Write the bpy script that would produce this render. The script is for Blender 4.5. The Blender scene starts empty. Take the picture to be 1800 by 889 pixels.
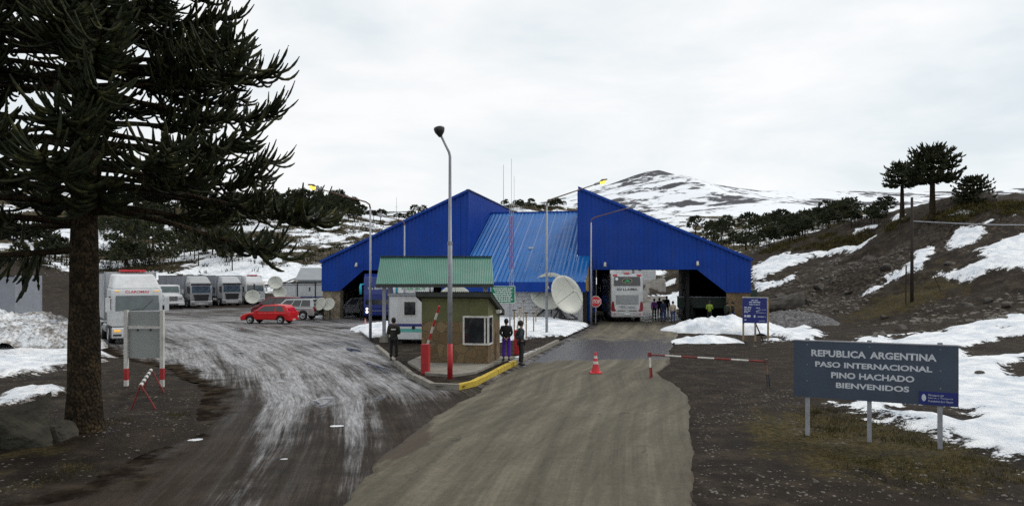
import bpy, bmesh, math, random
import numpy as np
from mathutils import Vector, Matrix
R = math.radians
rnd = random.Random(7)
nrs = np.random.RandomState(11)
scene = bpy.context.scene
col = scene.collection

# ------------------------------------------------------------------ camera
F, CX, CY, CAMH = 1250.0, 900.0, 489.0, 3.53          # focal length and principal point for an 1800 px wide picture
cam_d = bpy.data.cameras.new('camera')
cam = bpy.data.objects.new('camera', cam_d); col.objects.link(cam)
cam.location = (0, 0, CAMH); cam.rotation_euler = (R(90), 0, 0)
cam_d.sensor_fit = 'HORIZONTAL'; cam_d.sensor_width = 36.0
cam_d.lens = 36.0 * F / 1800.0
cam_d.shift_y = (CY - 444.5) / 1800.0
cam_d.clip_start = 0.1; cam_d.clip_end = 12000
scene.camera = cam
scene.render.resolution_x = 1024; scene.render.resolution_y = 505

# ------------------------------------------------------------------ light
SUN_EL, SUN_AZ = 48.0, 62.0      # azimuth measured from +Y towards +X
w = bpy.data.worlds.new('World'); scene.world = w; w.use_nodes = True
nt = w.node_tree; nt.nodes.clear()

def nod(nt, typ, ins=None, **attrs):
    n = nt.nodes.new(typ)
    for k, v in attrs.items(): setattr(n, k, v)
    for k, v in (ins or {}).items():
        if isinstance(v, bpy.types.NodeSocket): nt.links.new(v, n.inputs[k])
        else: n.inputs[k].default_value = v
    return n
def ma(nt, op, a, b=0.0, c=None, clamp=False):
    ins = {0: a, 1: b}
    if c is not None: ins[2] = c
    return nod(nt, 'ShaderNodeMath', ins, operation=op, use_clamp=clamp).outputs[0]
def sstep(nt, x, lo, hi):
    n = nod(nt, 'ShaderNodeMapRange', {0: x, 1: lo, 2: hi, 3: 0.0, 4: 1.0}, interpolation_type='SMOOTHSTEP')
    return n.outputs[0]
def c4(c): return (c[0], c[1], c[2], 1.0)
def mixc(nt, f, a, b, blend='MIX'):
    n = nt.nodes.new('ShaderNodeMix'); n.data_type = 'RGBA'; n.blend_type = blend
    for i, v in ((0, f), (6, a), (7, b)):
        if isinstance(v, bpy.types.NodeSocket): nt.links.new(v, n.inputs[i])
        else: n.inputs[i].default_value = v if i == 0 else (c4(v) if len(v) == 3 else v)
    return n.outputs[2]
def ramp(nt, fac, stops):
    n = nt.nodes.new('ShaderNodeValToRGB'); nt.links.new(fac, n.inputs[0])
    while len(n.color_ramp.elements) < len(stops): n.color_ramp.elements.new(0.5)
    for e, (p, c) in zip(n.color_ramp.elements, stops):
        e.position = p; e.color = c4(c) if not isinstance(c, (int, float)) else (c, c, c, 1)
    return n.outputs[0]
def noise(nt, vec, scale, detail=4, rough=0.55, dist=0.0):
    return nod(nt, 'ShaderNodeTexNoise', {'Vector': vec, 'Scale': scale, 'Detail': detail, 'Roughness': rough, 'Distortion': dist}).outputs[0]

sky = nod(nt, 'ShaderNodeTexSky', sky_type='NISHITA', sun_disc=False, sun_elevation=R(SUN_EL), sun_rotation=R(SUN_AZ))
skyc = nod(nt, 'ShaderNodeVectorMath', {0: sky.outputs[0], 3: 0.10}, operation='SCALE').outputs[0]
tc = nod(nt, 'ShaderNodeTexCoord')
mp = nod(nt, 'ShaderNodeMapping', {0: tc.outputs['Generated'], 3: (1.0, 1.0, 3.2)})
n1 = noise(nt, mp.outputs[0], 2.2, 6, 0.55, 0.5)
n2 = noise(nt, mp.outputs[0], 5.5, 5, 0.55, 0.2)
cl = ma(nt, 'ADD', ma(nt, 'MULTIPLY', n1, 0.7), ma(nt, 'MULTIPLY', n2, 0.3))
cloud = ramp(nt, cl, [(0.36, (0.77, 0.84, 0.875)), (0.44, (0.87, 0.92, 0.945)), (0.51, (0.945, 0.97, 0.98)), (0.60, (1.03, 1.03, 1.03))])
skymix = mixc(nt, 0.93, skyc, cloud)
bg = nod(nt, 'ShaderNodeBackground', {0: skymix, 1: 1.0})
out = nod(nt, 'ShaderNodeOutputWorld', {0: bg.outputs[0]})

sun_d = bpy.data.lights.new('sun', 'SUN'); sun_d.energy = 1.3; sun_d.angle = R(14); sun_d.color = (1.0, 0.95, 0.88)
sun = bpy.data.objects.new('sun', sun_d); col.objects.link(sun)
sd = Vector((math.sin(R(SUN_AZ)) * math.cos(R(SUN_EL)), math.cos(R(SUN_AZ)) * math.cos(R(SUN_EL)), math.sin(R(SUN_EL))))
sun.rotation_euler = sd.to_track_quat('Z', 'Y').to_euler(); sun.location = sd * 60

vs = scene.view_settings
vs.view_transform = 'Standard'; vs.look = 'None'; vs.exposure = 0.0; vs.gamma = 1.0; vs.use_curve_mapping = False
scene.cycles.use_denoising = False
scene.cycles.max_bounces = 6; scene.cycles.diffuse_bounces = 3; scene.cycles.glossy_bounces = 3
scene.cycles.transparent_max_bounces = 6; scene.cycles.use_adaptive_sampling = True
scene.cycles.sample_clamp_indirect = 1.5; scene.cycles.adaptive_threshold = 0.005
scene.cycles.caustics_reflective = False; scene.cycles.caustics_refractive = False

# ------------------------------------------------------------------ numpy helpers
def vnoise(x, y, seed=0):
    xi = np.floor(x).astype(np.int64); yi = np.floor(y).astype(np.int64)
    fx = x - xi; fy = y - yi
    fx = fx * fx * (3 - 2 * fx); fy = fy * fy * (3 - 2 * fy)
    def h(a, b):
        n = (a * 374761393 + b * 668265263 + seed * 974634777) & 0xffffffff
        n = ((n ^ (n >> 13)) * 1274126177) & 0xffffffff
        return ((n ^ (n >> 16)) & 0xffff) / 65535.0
    return (h(xi, yi) * (1 - fx) + h(xi + 1, yi) * fx) * (1 - fy) + (h(xi, yi + 1) * (1 - fx) + h(xi + 1, yi + 1) * fx) * fy
def fbm(x, y, seed=0, octv=4, gain=0.5):
    a, s, t = 1.0, 0.0, 0.0
    for o in range(octv):
        s = s + a * vnoise(x * 2 ** o + 17.3 * o, y * 2 ** o - 9.1 * o, seed + o); t += a; a *= gain
    return s / t                                            # 0..1
def smooth(x, lo, hi):
    t = np.clip((x - lo) / (hi - lo), 0, 1); return t * t * (3 - 2 * t)
def sdist(poly, x, y):
    """signed distance to polygon, positive inside"""
    P = np.asarray(poly, float); d = np.full(x.shape, 1e9); ins = np.zeros(x.shape, bool)
    for i in range(len(P)):
        a = P[i]; b = P[(i + 1) % len(P)]; e = b - a
        wx = x - a[0]; wy = y - a[1]
        t = np.clip((wx * e[0] + wy * e[1]) / (e @ e + 1e-9), 0, 1)
        d = np.minimum(d, np.hypot(wx - t * e[0], wy - t * e[1]))
        c = ((a[1] <= y) != (b[1] <= y))
        with np.errstate(divide='ignore', invalid='ignore'):
            xx = a[0] + (y - a[1]) * e[0] / (e[1] if abs(e[1]) > 1e-9 else 1e-9)
        ins ^= c & (x < xx)
    return np.where(ins, d, -d)
def gp(px, py):
    """a spot on the level ground"""
    Y = F * CAMH / (py - CY); return ((px - CX) * Y / F, Y)
def at(px, py, Y): return ((px - CX) * Y / F, Y, CAMH - (py - CY) * Y / F)

def npmesh(name, V, Q, attrs=None, smoothf=True):
    me = bpy.data.meshes.new(name)
    V = np.asarray(V, np.float32); Q = np.asarray(Q, np.int32); k = Q.shape[1]
    me.vertices.add(len(V)); me.vertices.foreach_set('co', V.ravel())
    me.loops.add(Q.size); me.loops.foreach_set('vertex_index', Q.ravel())
    me.polygons.add(len(Q)); me.polygons.foreach_set('loop_start', np.arange(0, Q.size, k, dtype=np.int32))
    me.polygons.foreach_set('use_smooth', np.full(len(Q), smoothf))
    for n, a in (attrs or {}).items():
        at_ = me.attributes.new(n, 'FLOAT', 'POINT'); at_.data.foreach_set('value', np.asarray(a, np.float32).ravel())
    me.update(calc_edges=True); return me
def gridq(nx, ny):
    i = np.arange(nx * ny).reshape(ny, nx)
    return np.stack([i[:-1, :-1], i[:-1, 1:], i[1:, 1:], i[1:, :-1]], -1).reshape(-1, 4)
def tubes(paths, radii, sides=5):
    """many tubes at once: paths (N,K,3), radii (N,K)"""
    P = np.asarray(paths, float); r = np.asarray(radii, float); N, K, _ = P.shape
    T = np.gradient(P, axis=1); T /= np.linalg.norm(T, axis=2, keepdims=True) + 1e-9
    ref = np.where(np.abs(T[..., 2:3]) > 0.85, np.array([1., 0, 0]), np.array([0, 0, 1.]))
    A = np.cross(T, ref); A /= np.linalg.norm(A, axis=2, keepdims=True) + 1e-9
    B = np.cross(T, A)
    an = np.arange(sides) * 2 * math.pi / sides
    V = P[:, :, None, :] + r[:, :, None, None] * (np.cos(an)[None, None, :, None] * A[:, :, None, :] + np.sin(an)[None, None, :, None] * B[:, :, None, :])
    idx = np.arange(N * K * sides).reshape(N, K, sides)
    a = idx[:, :-1]; b = idx[:, 1:]
    Q = np.stack([a, np.roll(a, -1, 2), np.roll(b, -1, 2), b], -1).reshape(-1, 4)
    return V.reshape(-1, 3), Q

# ------------------------------------------------------------------ object helpers
def tag(o, label=None, cat=None, group=None, kind=None):
    if label: o['label'] = label
    if cat: o['category'] = cat
    if group: o['group'] = group
    if kind: o['kind'] = kind
    return o
def link(name, me, mats=None, parent=None, loc=None, rz=None):
    o = bpy.data.objects.new(name, me); col.objects.link(o)
    if mats is not None and me is not None and not me.materials:
        for m in (mats if isinstance(mats, (list, tuple)) else [mats]): me.materials.append(m)
    if parent: o.parent = parent
    if loc is not None: o.location = loc
    if rz is not None: o.rotation_euler = (0, 0, rz)
    return o
def empty(name, label, cat, loc=(0, 0, 0), rz=0, group=None):
    o = link(name, None, loc=loc, rz=rz); o.empty_display_size = 0.3
    return tag(o, label, cat, group)
def copy_tree(o, parent=None):
    c = o.copy(); col.objects.link(c)
    if parent: c.parent = parent
    for ch in list(o.children): copy_tree(ch, c)
    return c

class MB:
    def __init__(s): s.v = []; s.f = []; s.mi = []; s.m = 0
    def add(s, V, Fs, M=None):
        o = len(s.v)
        s.v += [tuple(M @ Vector(p)) if M else tuple(p) for p in V]
        for f in Fs: s.f.append(tuple(i + o for i in f)); s.mi.append(s.m)
        return s
    def box(s, x0, x1, y0, y1, z0, z1, M=None):
        V = [(x, y, z) for z in (z0, z1) for y in (y0, y1) for x in (x0, x1)]
        return s.add(V, [(0, 2, 3, 1), (4, 5, 7, 6), (0, 1, 5, 4), (2, 6, 7, 3), (0, 4, 6, 2), (1, 3, 7, 5)], M)
    def cbox(s, c, d, M=None): return s.box(c[0] - d[0] / 2, c[0] + d[0] / 2, c[1] - d[1] / 2, c[1] + d[1] / 2, c[2] - d[2] / 2, c[2] + d[2] / 2, M)
    def hexa(s, lo, hi): return s.add(list(lo) + list(hi), [(3, 2, 1, 0), (4, 5, 6, 7), (0, 1, 5, 4), (1, 2, 6, 5), (2, 3, 7, 6), (3, 0, 4, 7)])
    def prism(s, poly, a, b, axis='x', M=None):
        """polygon (two other axes) pushed from a to b along axis"""
        def p(q, t): return {'x': (t, q[0], q[1]), 'y': (q[0], t, q[1]), 'z': (q[0], q[1], t)}[axis]
        n = len(poly); V = [p(q, a) for q in poly] + [p(q, b) for q in poly]
        fs = [tuple(range(n))[::-1], tuple(range(n, 2 * n))] + [(i, (i + 1) % n, n + (i + 1) % n, n + i) for i in range(n)]
        return s.add(V, fs, M)
    def tube(s, path, r, n=8, M=None):
        path = [Vector(p) for p in path]; k = len(path)
        rr = r if isinstance(r, (list, tuple)) else [r] * k
        V = []; prev = None
        for i, p in enumerate(path):
            t = (path[min(i + 1, k - 1)] - path[max(i - 1, 0)]).normalized()
            if prev is None: a = t.cross(Vector((0, 0, 1)) if abs(t.z) < 0.9 else Vector((1, 0, 0))).normalized()
            else: a = (prev - t * prev.dot(t)).normalized()
            prev = a; b = t.cross(a)
            V += [p + (a * math.cos(q * 2 * math.pi / n) + b * math.sin(q * 2 * math.pi / n)) * rr[i] for q in range(n)]
        fs = [(i * n + q, i * n + (q + 1) % n, (i + 1) * n + (q + 1) % n, (i + 1) * n + q) for i in range(k - 1) for q in range(n)]
        fs += [tuple(range(n))[::-1], tuple(range((k - 1) * n, k * n))]
        return s.add(V, fs, M)
    def lathe(s, prof, n=16, M=None):
        k = len(prof); V = [(r * math.cos(q * 2 * math.pi / n), r * math.sin(q * 2 * math.pi / n), z) for r, z in prof for q in range(n)]
        fs = [(i * n + q, i * n + (q + 1) % n, (i + 1) * n + (q + 1) % n, (i + 1) * n + q) for i in range(k - 1) for q in range(n)]
        fs += [tuple(range(n))[::-1], tuple(range((k - 1) * n, k * n))]
        return s.add(V, fs, M)
    def mesh(s, name, smoothf=False):
        me = bpy.data.meshes.new(name); me.from_pydata([tuple(p) for p in s.v], [], s.f)
        me.polygons.foreach_set('material_index', s.mi)
        me.polygons.foreach_set('use_smooth', [smoothf] * len(s.f))
        me.update()
        bm = bmesh.new(); bm.from_mesh(me); bmesh.ops.recalc_face_normals(bm, faces=bm.faces); bm.to_mesh(me); bm.free()
        return me
    def build(s, name, mats, parent=None, loc=None, rz=None, smoothf=False, bevel=0, seg=2):
        o = link(name, s.mesh(name, smoothf), mats, parent, loc, rz)
        if bevel:
            m = o.modifiers.new('bevel', 'BEVEL'); m.width = bevel; m.segments = seg; m.limit_method = 'ANGLE'; m.angle_limit = R(35)
        return o
TX = lambda x, y, z: Matrix.Translation((x, y, z))
RX = lambda a: Matrix.Rotation(R(a), 4, 'X')
RY = lambda a: Matrix.Rotation(R(a), 4, 'Y')
RZ = lambda a: Matrix.Rotation(R(a), 4, 'Z')

def _text(body, bold):
    cu = bpy.data.curves.new('lettering', 'FONT'); cu.body = body; cu.size = 1.0; cu.offset = bold; cu.resolution_u = 3
    o = bpy.data.objects.new('lettering_source', cu); col.objects.link(o); bpy.context.view_layer.update()
    me = bpy.data.meshes.new_from_object(o.evaluated_get(bpy.context.evaluated_depsgraph_get()))
    bpy.data.objects.remove(o); bpy.data.curves.remove(cu)
    co = np.empty(len(me.vertices) * 3, np.float32); me.vertices.foreach_get('co', co); return me, co.reshape(-1, 3)
def text_words(body, width, height, bold=0.0):
    """one mesh for each word, set in the x-z plane, read from -y, the whole line centred"""
    ws = body.split(); parts = [_text(w_, bold) for w_ in ws]; gap = 0.34
    tot = sum(np.ptp(c[:, 0]) for _, c in parts) + gap * (len(ws) - 1)
    lo = min(c[:, 1].min() for _, c in parts); hi = max(c[:, 1].max() for _, c in parts); x = -tot / 2; out = []
    for me, c in parts:
        n = np.stack([(c[:, 0] - c[:, 0].min() + x) * width / tot, 0 * c[:, 0], (c[:, 1] - (lo + hi) / 2) * height / (hi - lo)], 1)
        x += np.ptp(c[:, 0]) + gap; me.vertices.foreach_set('co', n.ravel().astype(np.float32)); me.update(); out.append(me)
    return out

# ------------------------------------------------------------------ materials
MATS = {}
def pm(name, rgb, rough=0.5, metal=0.0, var=0.18, scale=5.0, bump=0.0, bscale=30.0, emis=None, spec=0.5, grime=0.0, streak=0.0):
    if name in MATS: return MATS[name]
    m = bpy.data.materials.new(name); m.use_nodes = True; nt = m.node_tree
    b = nt.nodes['Principled BSDF']; tc = nod(nt, 'ShaderNodeTexCoord').outputs['Object']
    n = noise(nt, tc, scale, 5, 0.6)
    dark = tuple(c * (1 - var) for c in rgb); lite = tuple(min(1, c * (1 + var)) for c in rgb)
    c = ramp(nt, n, [(0.3, dark), (0.7, lite)])
    if grime:
        g = sstep(nt, noise(nt, tc, scale * 0.45, 6, 0.7), 0.45, 0.75)
        c = mixc(nt, ma(nt, 'MULTIPLY', g, grime), c, (0.07, 0.055, 0.04))
    if streak:
        sv = noise(nt, nod(nt, 'ShaderNodeMapping', {0: tc, 3: (1.0, 1.0, 0.07)}).outputs[0], 3.5, 6, 0.7)
        c = mixc(nt, ma(nt, 'MULTIPLY', sstep(nt, sv, 0.46, 0.72), streak), c, tuple(q * .45 + .018 for q in rgb))
        c = mixc(nt, ma(nt, 'MULTIPLY', sstep(nt, noise(nt, tc, 0.35, 4), 0.45, 0.7), streak * .8), c, tuple(q * .85 + .02 for q in rgb))
    nt.links.new(c, b.inputs['Base Color'])
    rv = nod(nt, 'ShaderNodeMapRange', {0: noise(nt, tc, scale * 2, 3), 1: 0.3, 2: 0.7, 3: max(0.03, rough - 0.08), 4: min(1, rough + 0.08)}).outputs[0]
    nt.links.new(rv, b.inputs['Roughness'])
    b.inputs['Metallic'].default_value = metal; b.inputs['Specular IOR Level'].default_value = spec
    if bump:
        bn = nod(nt, 'ShaderNodeBump', {'Height': noise(nt, tc, bscale, 5, 0.6), 'Strength': bump, 'Distance': 0.05})
        nt.links.new(bn.outputs[0], b.inputs['Normal'])
    if emis:
        b.inputs['Emission Color'].default_value = c4(emis[0]); b.inputs['Emission Strength'].default_value = emis[1]
    MATS[name] = m; return m
M_blue = pm('blue_cladding', (0.001, 0.042, 0.29), 0.5, 0, 0.12, 0.7, grime=0.05, spec=0.2, streak=0.5)
M_blue_roof = pm('light_blue_roofing', (0.003, 0.11, 0.36), 0.4, 0, 0.12, 0.6, grime=0.04, spec=0.3, streak=0.15)
M_green_roof = pm('green_roofing', (0.045, 0.17, 0.125), 0.5, 0, 0.2, 0.9, grime=0.22)
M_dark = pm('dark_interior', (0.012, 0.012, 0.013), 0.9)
M_black = pm('black_rubber', (0.012, 0.012, 0.013), 0.75, bump=0.2)
M_trim = pm('black_plastic', (0.018, 0.018, 0.02), 0.45)
M_glass = pm('dark_glass', (0.012, 0.016, 0.02), 0.06, 0, 0.3, 2.0, spec=0.8)
M_wind = pm('windscreen_glass', (0.05, 0.075, 0.075), 0.05, 0, 0.5, 1.6, spec=0.9)
M_white = pm('white_paint', (0.60, 0.61, 0.62), 0.35, 0, 0.08, 1.2, grime=0.4, streak=.25)
M_grey_box = pm('grey_trailer_skin', (0.23, 0.245, 0.28), 0.45, 0, 0.10, 0.8, grime=0.3)
M_box2 = pm('pale_trailer_skin', (0.42, 0.43, 0.44), 0.45, 0, 0.10, 0.8, grime=0.4)
M_silver = pm('silver_paint', (0.40, 0.41, 0.41), 0.3, 0.5, 0.06, 2, grime=0.1)
M_redcar = pm('red_car_paint', (0.55, 0.012, 0.016), 0.25, 0, 0.05, 2, grime=0.06)
M_maroon = pm('maroon_car_paint', (0.13, 0.008, 0.014), 0.3, 0, 0.05, 2)
M_busblue = pm('blue_bus_paint', (0.008, 0.025, 0.19), 0.25, 0, 0.08, 1)
M_turq = pm('turquoise_paint', (0.03, 0.42, 0.58), 0.35, 0, 0.08, 3)
M_red = pm('red_paint', (0.40, 0.016, 0.020), 0.55, 0, 0.2, 4, grime=0.4)
M_dullred = pm('faded_red_paint', (0.20, 0.022, 0.02), 0.65, 0, 0.3, 5, grime=0.5)
M_whitep = pm('white_band_paint', (0.60, 0.59, 0.55), 0.55, 0, 0.12, 4, grime=0.4)
M_galv = pm('galvanised_steel', (0.30, 0.31, 0.34), 0.5, 0.3, 0.2, 3)
M_rust = pm('rusty_steel', (0.13, 0.075, 0.055), 0.7, 0.1, 0.35, 5)
M_chrome = pm('bright_metal', (0.55, 0.55, 0.56), 0.25, 0.9, 0.1, 5)
M_stone = pm('stone_facing', (0.24, 0.165, 0.085), 0.85, 0, 0.5, 3.5, bump=0.6, bscale=7)
M_stone2 = pm('pale_stone_facing', (0.30, 0.25, 0.17), 0.85, 0, 0.45, 3.0, bump=0.6, bscale=7)
def flagstones(name, scale, cols, joint):
    m = bpy.data.materials.new(name); m.use_nodes = True; nt = m.node_tree; b = nt.nodes['Principled BSDF']
    P = nod(nt, 'ShaderNodeTexCoord').outputs['Object']; wv = nod(nt, 'ShaderNodeVectorMath', {0: P, 1: nod(nt, 'ShaderNodeVectorMath', {0: nod(nt, 'ShaderNodeTexNoise', {'Vector': P, 'Scale': 3.0}).outputs[1], 3: 0.18}, operation='SCALE').outputs[0]}, operation='ADD').outputs[0]
    v = nod(nt, 'ShaderNodeTexVoronoi', {'Vector': wv, 'Scale': scale}); e = nod(nt, 'ShaderNodeTexVoronoi', {'Vector': wv, 'Scale': scale}, feature='DISTANCE_TO_EDGE').outputs[0]
    t = ma(nt, 'ADD', ma(nt, 'MULTIPLY', nod(nt, 'ShaderNodeSeparateColor', {0: v.outputs['Color']}).outputs[0], 0.6), ma(nt, 'MULTIPLY', noise(nt, P, 7, 6, .7), 0.4))
    c = ramp(nt, t, [(0.15, cols[0]), (0.5, cols[1]), (0.85, cols[2])]); j = sstep(nt, e, 0.01, 0.05)
    nt.links.new(mixc(nt, j, joint, c), b.inputs['Base Color']); b.inputs['Roughness'].default_value = .9
    bn = nod(nt, 'ShaderNodeBump', {'Height': ma(nt, 'ADD', j, noise(nt, P, 18, 5, .7)), 'Strength': .6, 'Distance': .03}); nt.links.new(bn.outputs[0], b.inputs['Normal']); return m
M_stone = flagstones('stone_facing_flags', 2.3, ((0.115, 0.075, 0.036), (0.165, 0.11, 0.054), (0.21, 0.15, 0.08)), (0.11, 0.085, 0.055))
M_stone2 = flagstones('pale_stone_facing_flags', 3.2, ((0.16, 0.13, 0.085), (0.27, 0.225, 0.155), (0.36, 0.31, 0.22)), (0.17, 0.15, 0.12))
M_olive = pm('olive_render', (0.115, 0.12, 0.05), 0.85, 0, 0.2, 2, bump=0.25, bscale=45, grime=0.25, streak=.5)
M_olive2 = M_olive
M_conc = pm('concrete', (0.22, 0.205, 0.175), 0.85, 0, 0.25, 3, bump=0.3, bscale=30, grime=0.3)
M_yellow = pm('yellow_kerb_paint', (0.50, 0.36, 0.035), 0.7, 0, 0.25, 6, bump=0.2, grime=0.25)
M_roofdark = pm('dark_roof_sheet', (0.035, 0.04, 0.036), 0.5, 0.2, 0.25, 3)
M_stripeb = pm('navy_stripe', (0.01, 0.02, 0.16), 0.45)
M_stripet = pm('sea_green_stripe', (0.10, 0.40, 0.36), 0.45)
M_dish = pm('dish_paint', (0.52, 0.53, 0.47), 0.5, 0, 0.07, 1.2, grime=0.12)
M_sign = pm('slate_blue_sign', (0.040, 0.060, 0.095), 0.6, 0, 0.2, 1.6, bump=0.05, grime=.15, streak=.45)
M_signb = pm('blue_sign_face', (0.006, 0.016, 0.15), 0.5, 0, 0.12, 3)
M_signg = pm('green_sign_face', (0.008, 0.19, 0.10), 0.5, 0, 0.12, 3)
M_letter = pm('pale_lettering', (0.52, 0.56, 0.60), 0.6, 0, 0.12, 6)
M_letterw = pm('white_lettering', (0.75, 0.76, 0.76), 0.5, 0, 0.08, 6)
M_wood = pm('timber', (0.30, 0.22, 0.12), 0.8, 0, 0.35, 4, bump=0.3, bscale=20)
M_poledark = pm('tarred_timber', (0.03, 0.022, 0.018), 0.9, 0, 0.4, 5, bump=0.4)
M_signback = pm('grey_panel_back', (0.30, 0.32, 0.31), 0.6, 0, 0.08, 2, grime=0.12)
M_brickw = pm('white_block_wall', (0.55, 0.55, 0.56), 0.8, 0, 0.1, 2, bump=0.2, grime=0.1)
M_yply = pm('yellow_plywood', (0.50, 0.32, 0.08), 0.7, 0, 0.2, 2)
M_lampy = pm('sodium_lamp', (0.9, 0.6, 0.1), 0.4, emis=((1.0, 0.62, 0.06), 2.2))
M_head = pm('lit_headlight', (0.9, 0.85, 0.7), 0.3, emis=((1.0, 0.86, 0.6), 2.5))
M_amber = pm('amber_lens', (0.75, 0.38, 0.03), 0.3, emis=((1.0, 0.55, 0.1), 0.5))
M_lens = pm('clear_lens', (0.35, 0.37, 0.38), 0.12, 0.3)
M_tail = pm('red_lens', (0.22, 0.008, 0.014), 0.15)
M_redbright = pm('bright_red_plastic', (0.62, 0.03, 0.04), 0.4)
M_greyroof = pm('grey_roof_sheet', (0.27, 0.29, 0.31), 0.5, 0.1, 0.12, 1.5)
M_logo = pm('logo_green', (0.02, 0.30, 0.09), 0.4)
M_beige = pm('logo_tan', (0.45, 0.36, 0.26), 0.5)

def attr(nt, n): return nod(nt, 'ShaderNodeAttribute', attribute_name=n).outputs['Fac']
def principled(name):
    m = bpy.data.materials.new(name); m.use_nodes = True; return m, m.node_tree, m.node_tree.nodes['Principled BSDF']

# snow, with dirt worked into it
def snow_cols(nt, P, dirty):
    a = noise(nt, P, 1.3, 5, 0.6); f = noise(nt, P, 6.0, 6, 0.7)
    clean = ramp(nt, a, [(0.36, (0.60, 0.655, 0.72)), (0.62, (0.90, 0.91, 0.92))])
    d = sstep(nt, ma(nt, 'ADD', ma(nt, 'MULTIPLY', f, 0.8), dirty), 0.60, 0.92)
    return mixc(nt, d, clean, (0.115, 0.09, 0.068))
m, nt, b = principled('ground_cover'); M_ground = m
P = nod(nt, 'ShaderNodeTexCoord').outputs['Object']
n_big = noise(nt, P, 0.22, 5, 0.6); n_mid = noise(nt, P, 1.3, 6, 0.65); n_fine = noise(nt, P, 9.0, 5, 0.7)
dirt = ramp(nt, n_mid, [(0.36, (0.010, 0.0075, 0.006)), (0.5, (0.026, 0.020, 0.0155)), (0.64, (0.062, 0.050, 0.038))])
dirt = mixc(nt, ma(nt, 'MULTIPLY', sstep(nt, n_big, 0.35, 0.7), 0.5), dirt, (0.032, 0.0235, 0.015))
vor = nod(nt, 'ShaderNodeTexVoronoi', {'Vector': P, 'Scale': 7.0, 'Randomness': 1.0})
peb = ma(nt, 'MULTIPLY', ma(nt, 'LESS_THAN', vor.outputs['Distance'], 0.23), sstep(nt, nod(nt, 'ShaderNodeSeparateColor', {0: vor.outputs['Color']}).outputs[0], 0.72, 0.9))
dirt = mixc(nt, ma(nt, 'MULTIPLY', peb, 0.75), dirt, (0.17, 0.15, 0.13))
grassc = ramp(nt, n_fine, [(0.36, (0.022, 0.019, 0.008)), (0.52, (0.058, 0.046, 0.018)), (0.68, (0.11, 0.08, 0.034))])
gm = sstep(nt, ma(nt, 'ADD', attr(nt, 'grass'), ma(nt, 'MULTIPLY', ma(nt, 'SUBTRACT', n_mid, 0.5), 1.6)), 0.35, 0.75)
c = mixc(nt, gm, dirt, grassc)
rockc = ramp(nt, noise(nt, P, 2.6, 7, 0.75), [(0.38, (0.010, 0.0085, 0.007)), (0.51, (0.040, 0.033, 0.026)), (0.66, (0.12, 0.095, 0.07))])
c = mixc(nt, sstep(nt, ma(nt, 'ADD', attr(nt, 'rock'), ma(nt, 'MULTIPLY', ma(nt, 'SUBTRACT', n_mid, 0.5), 1.0)), 0.4, 0.7), c, rockc)
edge = ma(nt, 'ADD', ma(nt, 'MULTIPLY', ma(nt, 'SUBTRACT', n_mid, 0.5), 1.5), ma(nt, 'MULTIPLY', ma(nt, 'SUBTRACT', n_fine, 0.5), 0.7))
sm = sstep(nt, ma(nt, 'ADD', attr(nt, 'snow'), edge), 0.46, 0.54)
rimv = ma(nt, 'MULTIPLY', ma(nt, 'SUBTRACT', 1.0, sstep(nt, ma(nt, 'ADD', attr(nt, 'snow'), edge), 0.5, 0.85)), 0.24)
c = mixc(nt, sm, c, snow_cols(nt, P, ma(nt, 'ADD', attr(nt, 'dirty'), rimv)))
nt.links.new(c, b.inputs['Base Color'])
nt.links.new(nod(nt, 'ShaderNodeMapRange', {0: n_mid, 1: 0.3, 2: 0.7, 3: 0.6, 4: 0.95}).outputs[0], b.inputs['Roughness'])
h = ma(nt, 'ADD', ma(nt, 'MULTIPLY', n_mid, 0.6), ma(nt, 'MULTIPLY', n_fine, 0.35))
h = ma(nt, 'ADD', h, ma(nt, 'MULTIPLY', sm, 0.5))
bn = nod(nt, 'ShaderNodeBump', {'Height': h, 'Strength': 0.9, 'Distance': 0.24}); nt.links.new(bn.outputs[0], b.inputs['Normal'])
b.inputs['Specular IOR Level'].default_value = 0.06

m, nt, b = principled('snow_bank'); M_snow = m
P = nod(nt, 'ShaderNodeTexCoord').outputs['Object']
nt.links.new(snow_cols(nt, P, attr(nt, 'dirty')), b.inputs['Base Color']); b.inputs['Roughness'].default_value = 0.7
bn = nod(nt, 'ShaderNodeBump', {'Height': noise(nt, P, 4.0, 7, 0.7), 'Strength': 0.7, 'Distance': 0.15}); nt.links.new(bn.outputs[0], b.inputs['Normal'])

# wet, icy yard with tyre tracks running along the lanes (s along, t across)
m, nt, b = principled('slushy_yard'); M_yard = m
P = nod(nt, 'ShaderNodeTexCoord').outputs['Object']
s_, t_ = attr(nt, 's'), attr(nt, 't')
def st(fs, ft): return nod(nt, 'ShaderNodeCombineXYZ', {0: ma(nt, 'MULTIPLY', s_, fs), 1: ma(nt, 'MULTIPLY', t_, ft), 2: 0.0}).outputs[0]
wob = ma(nt, 'MULTIPLY', noise(nt, P, 0.35, 2), 0.5)
streak = noise(nt, st(0.10, 1.9), 1.0, 6, 0.72, 0.35)
fine = noise(nt, st(0.35, 9.0), 1.0, 5, 0.75, 0.5)
tread = noise(nt, st(1.2, 12.0), 1.0, 4, 0.7, 0.2)
big = noise(nt, P, 0.16, 4, 0.6); midn = noise(nt, P, 1.1, 6, 0.7)
def cen(n_, k): return ma(nt, 'MULTIPLY', ma(nt, 'SUBTRACT', n_, 0.5), k)
hair = noise(nt, st(0.12, 20.0), 1.0, 4, 0.7, 0.3)
ice = ma(nt, 'ADD', ma(nt, 'ADD', ma(nt, 'ADD', cen(streak, 1.3), cen(hair, 0.35)), cen(fine, 0.62)), ma(nt, 'ADD', cen(big, 0.6), cen(midn, 0.35)))
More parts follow.
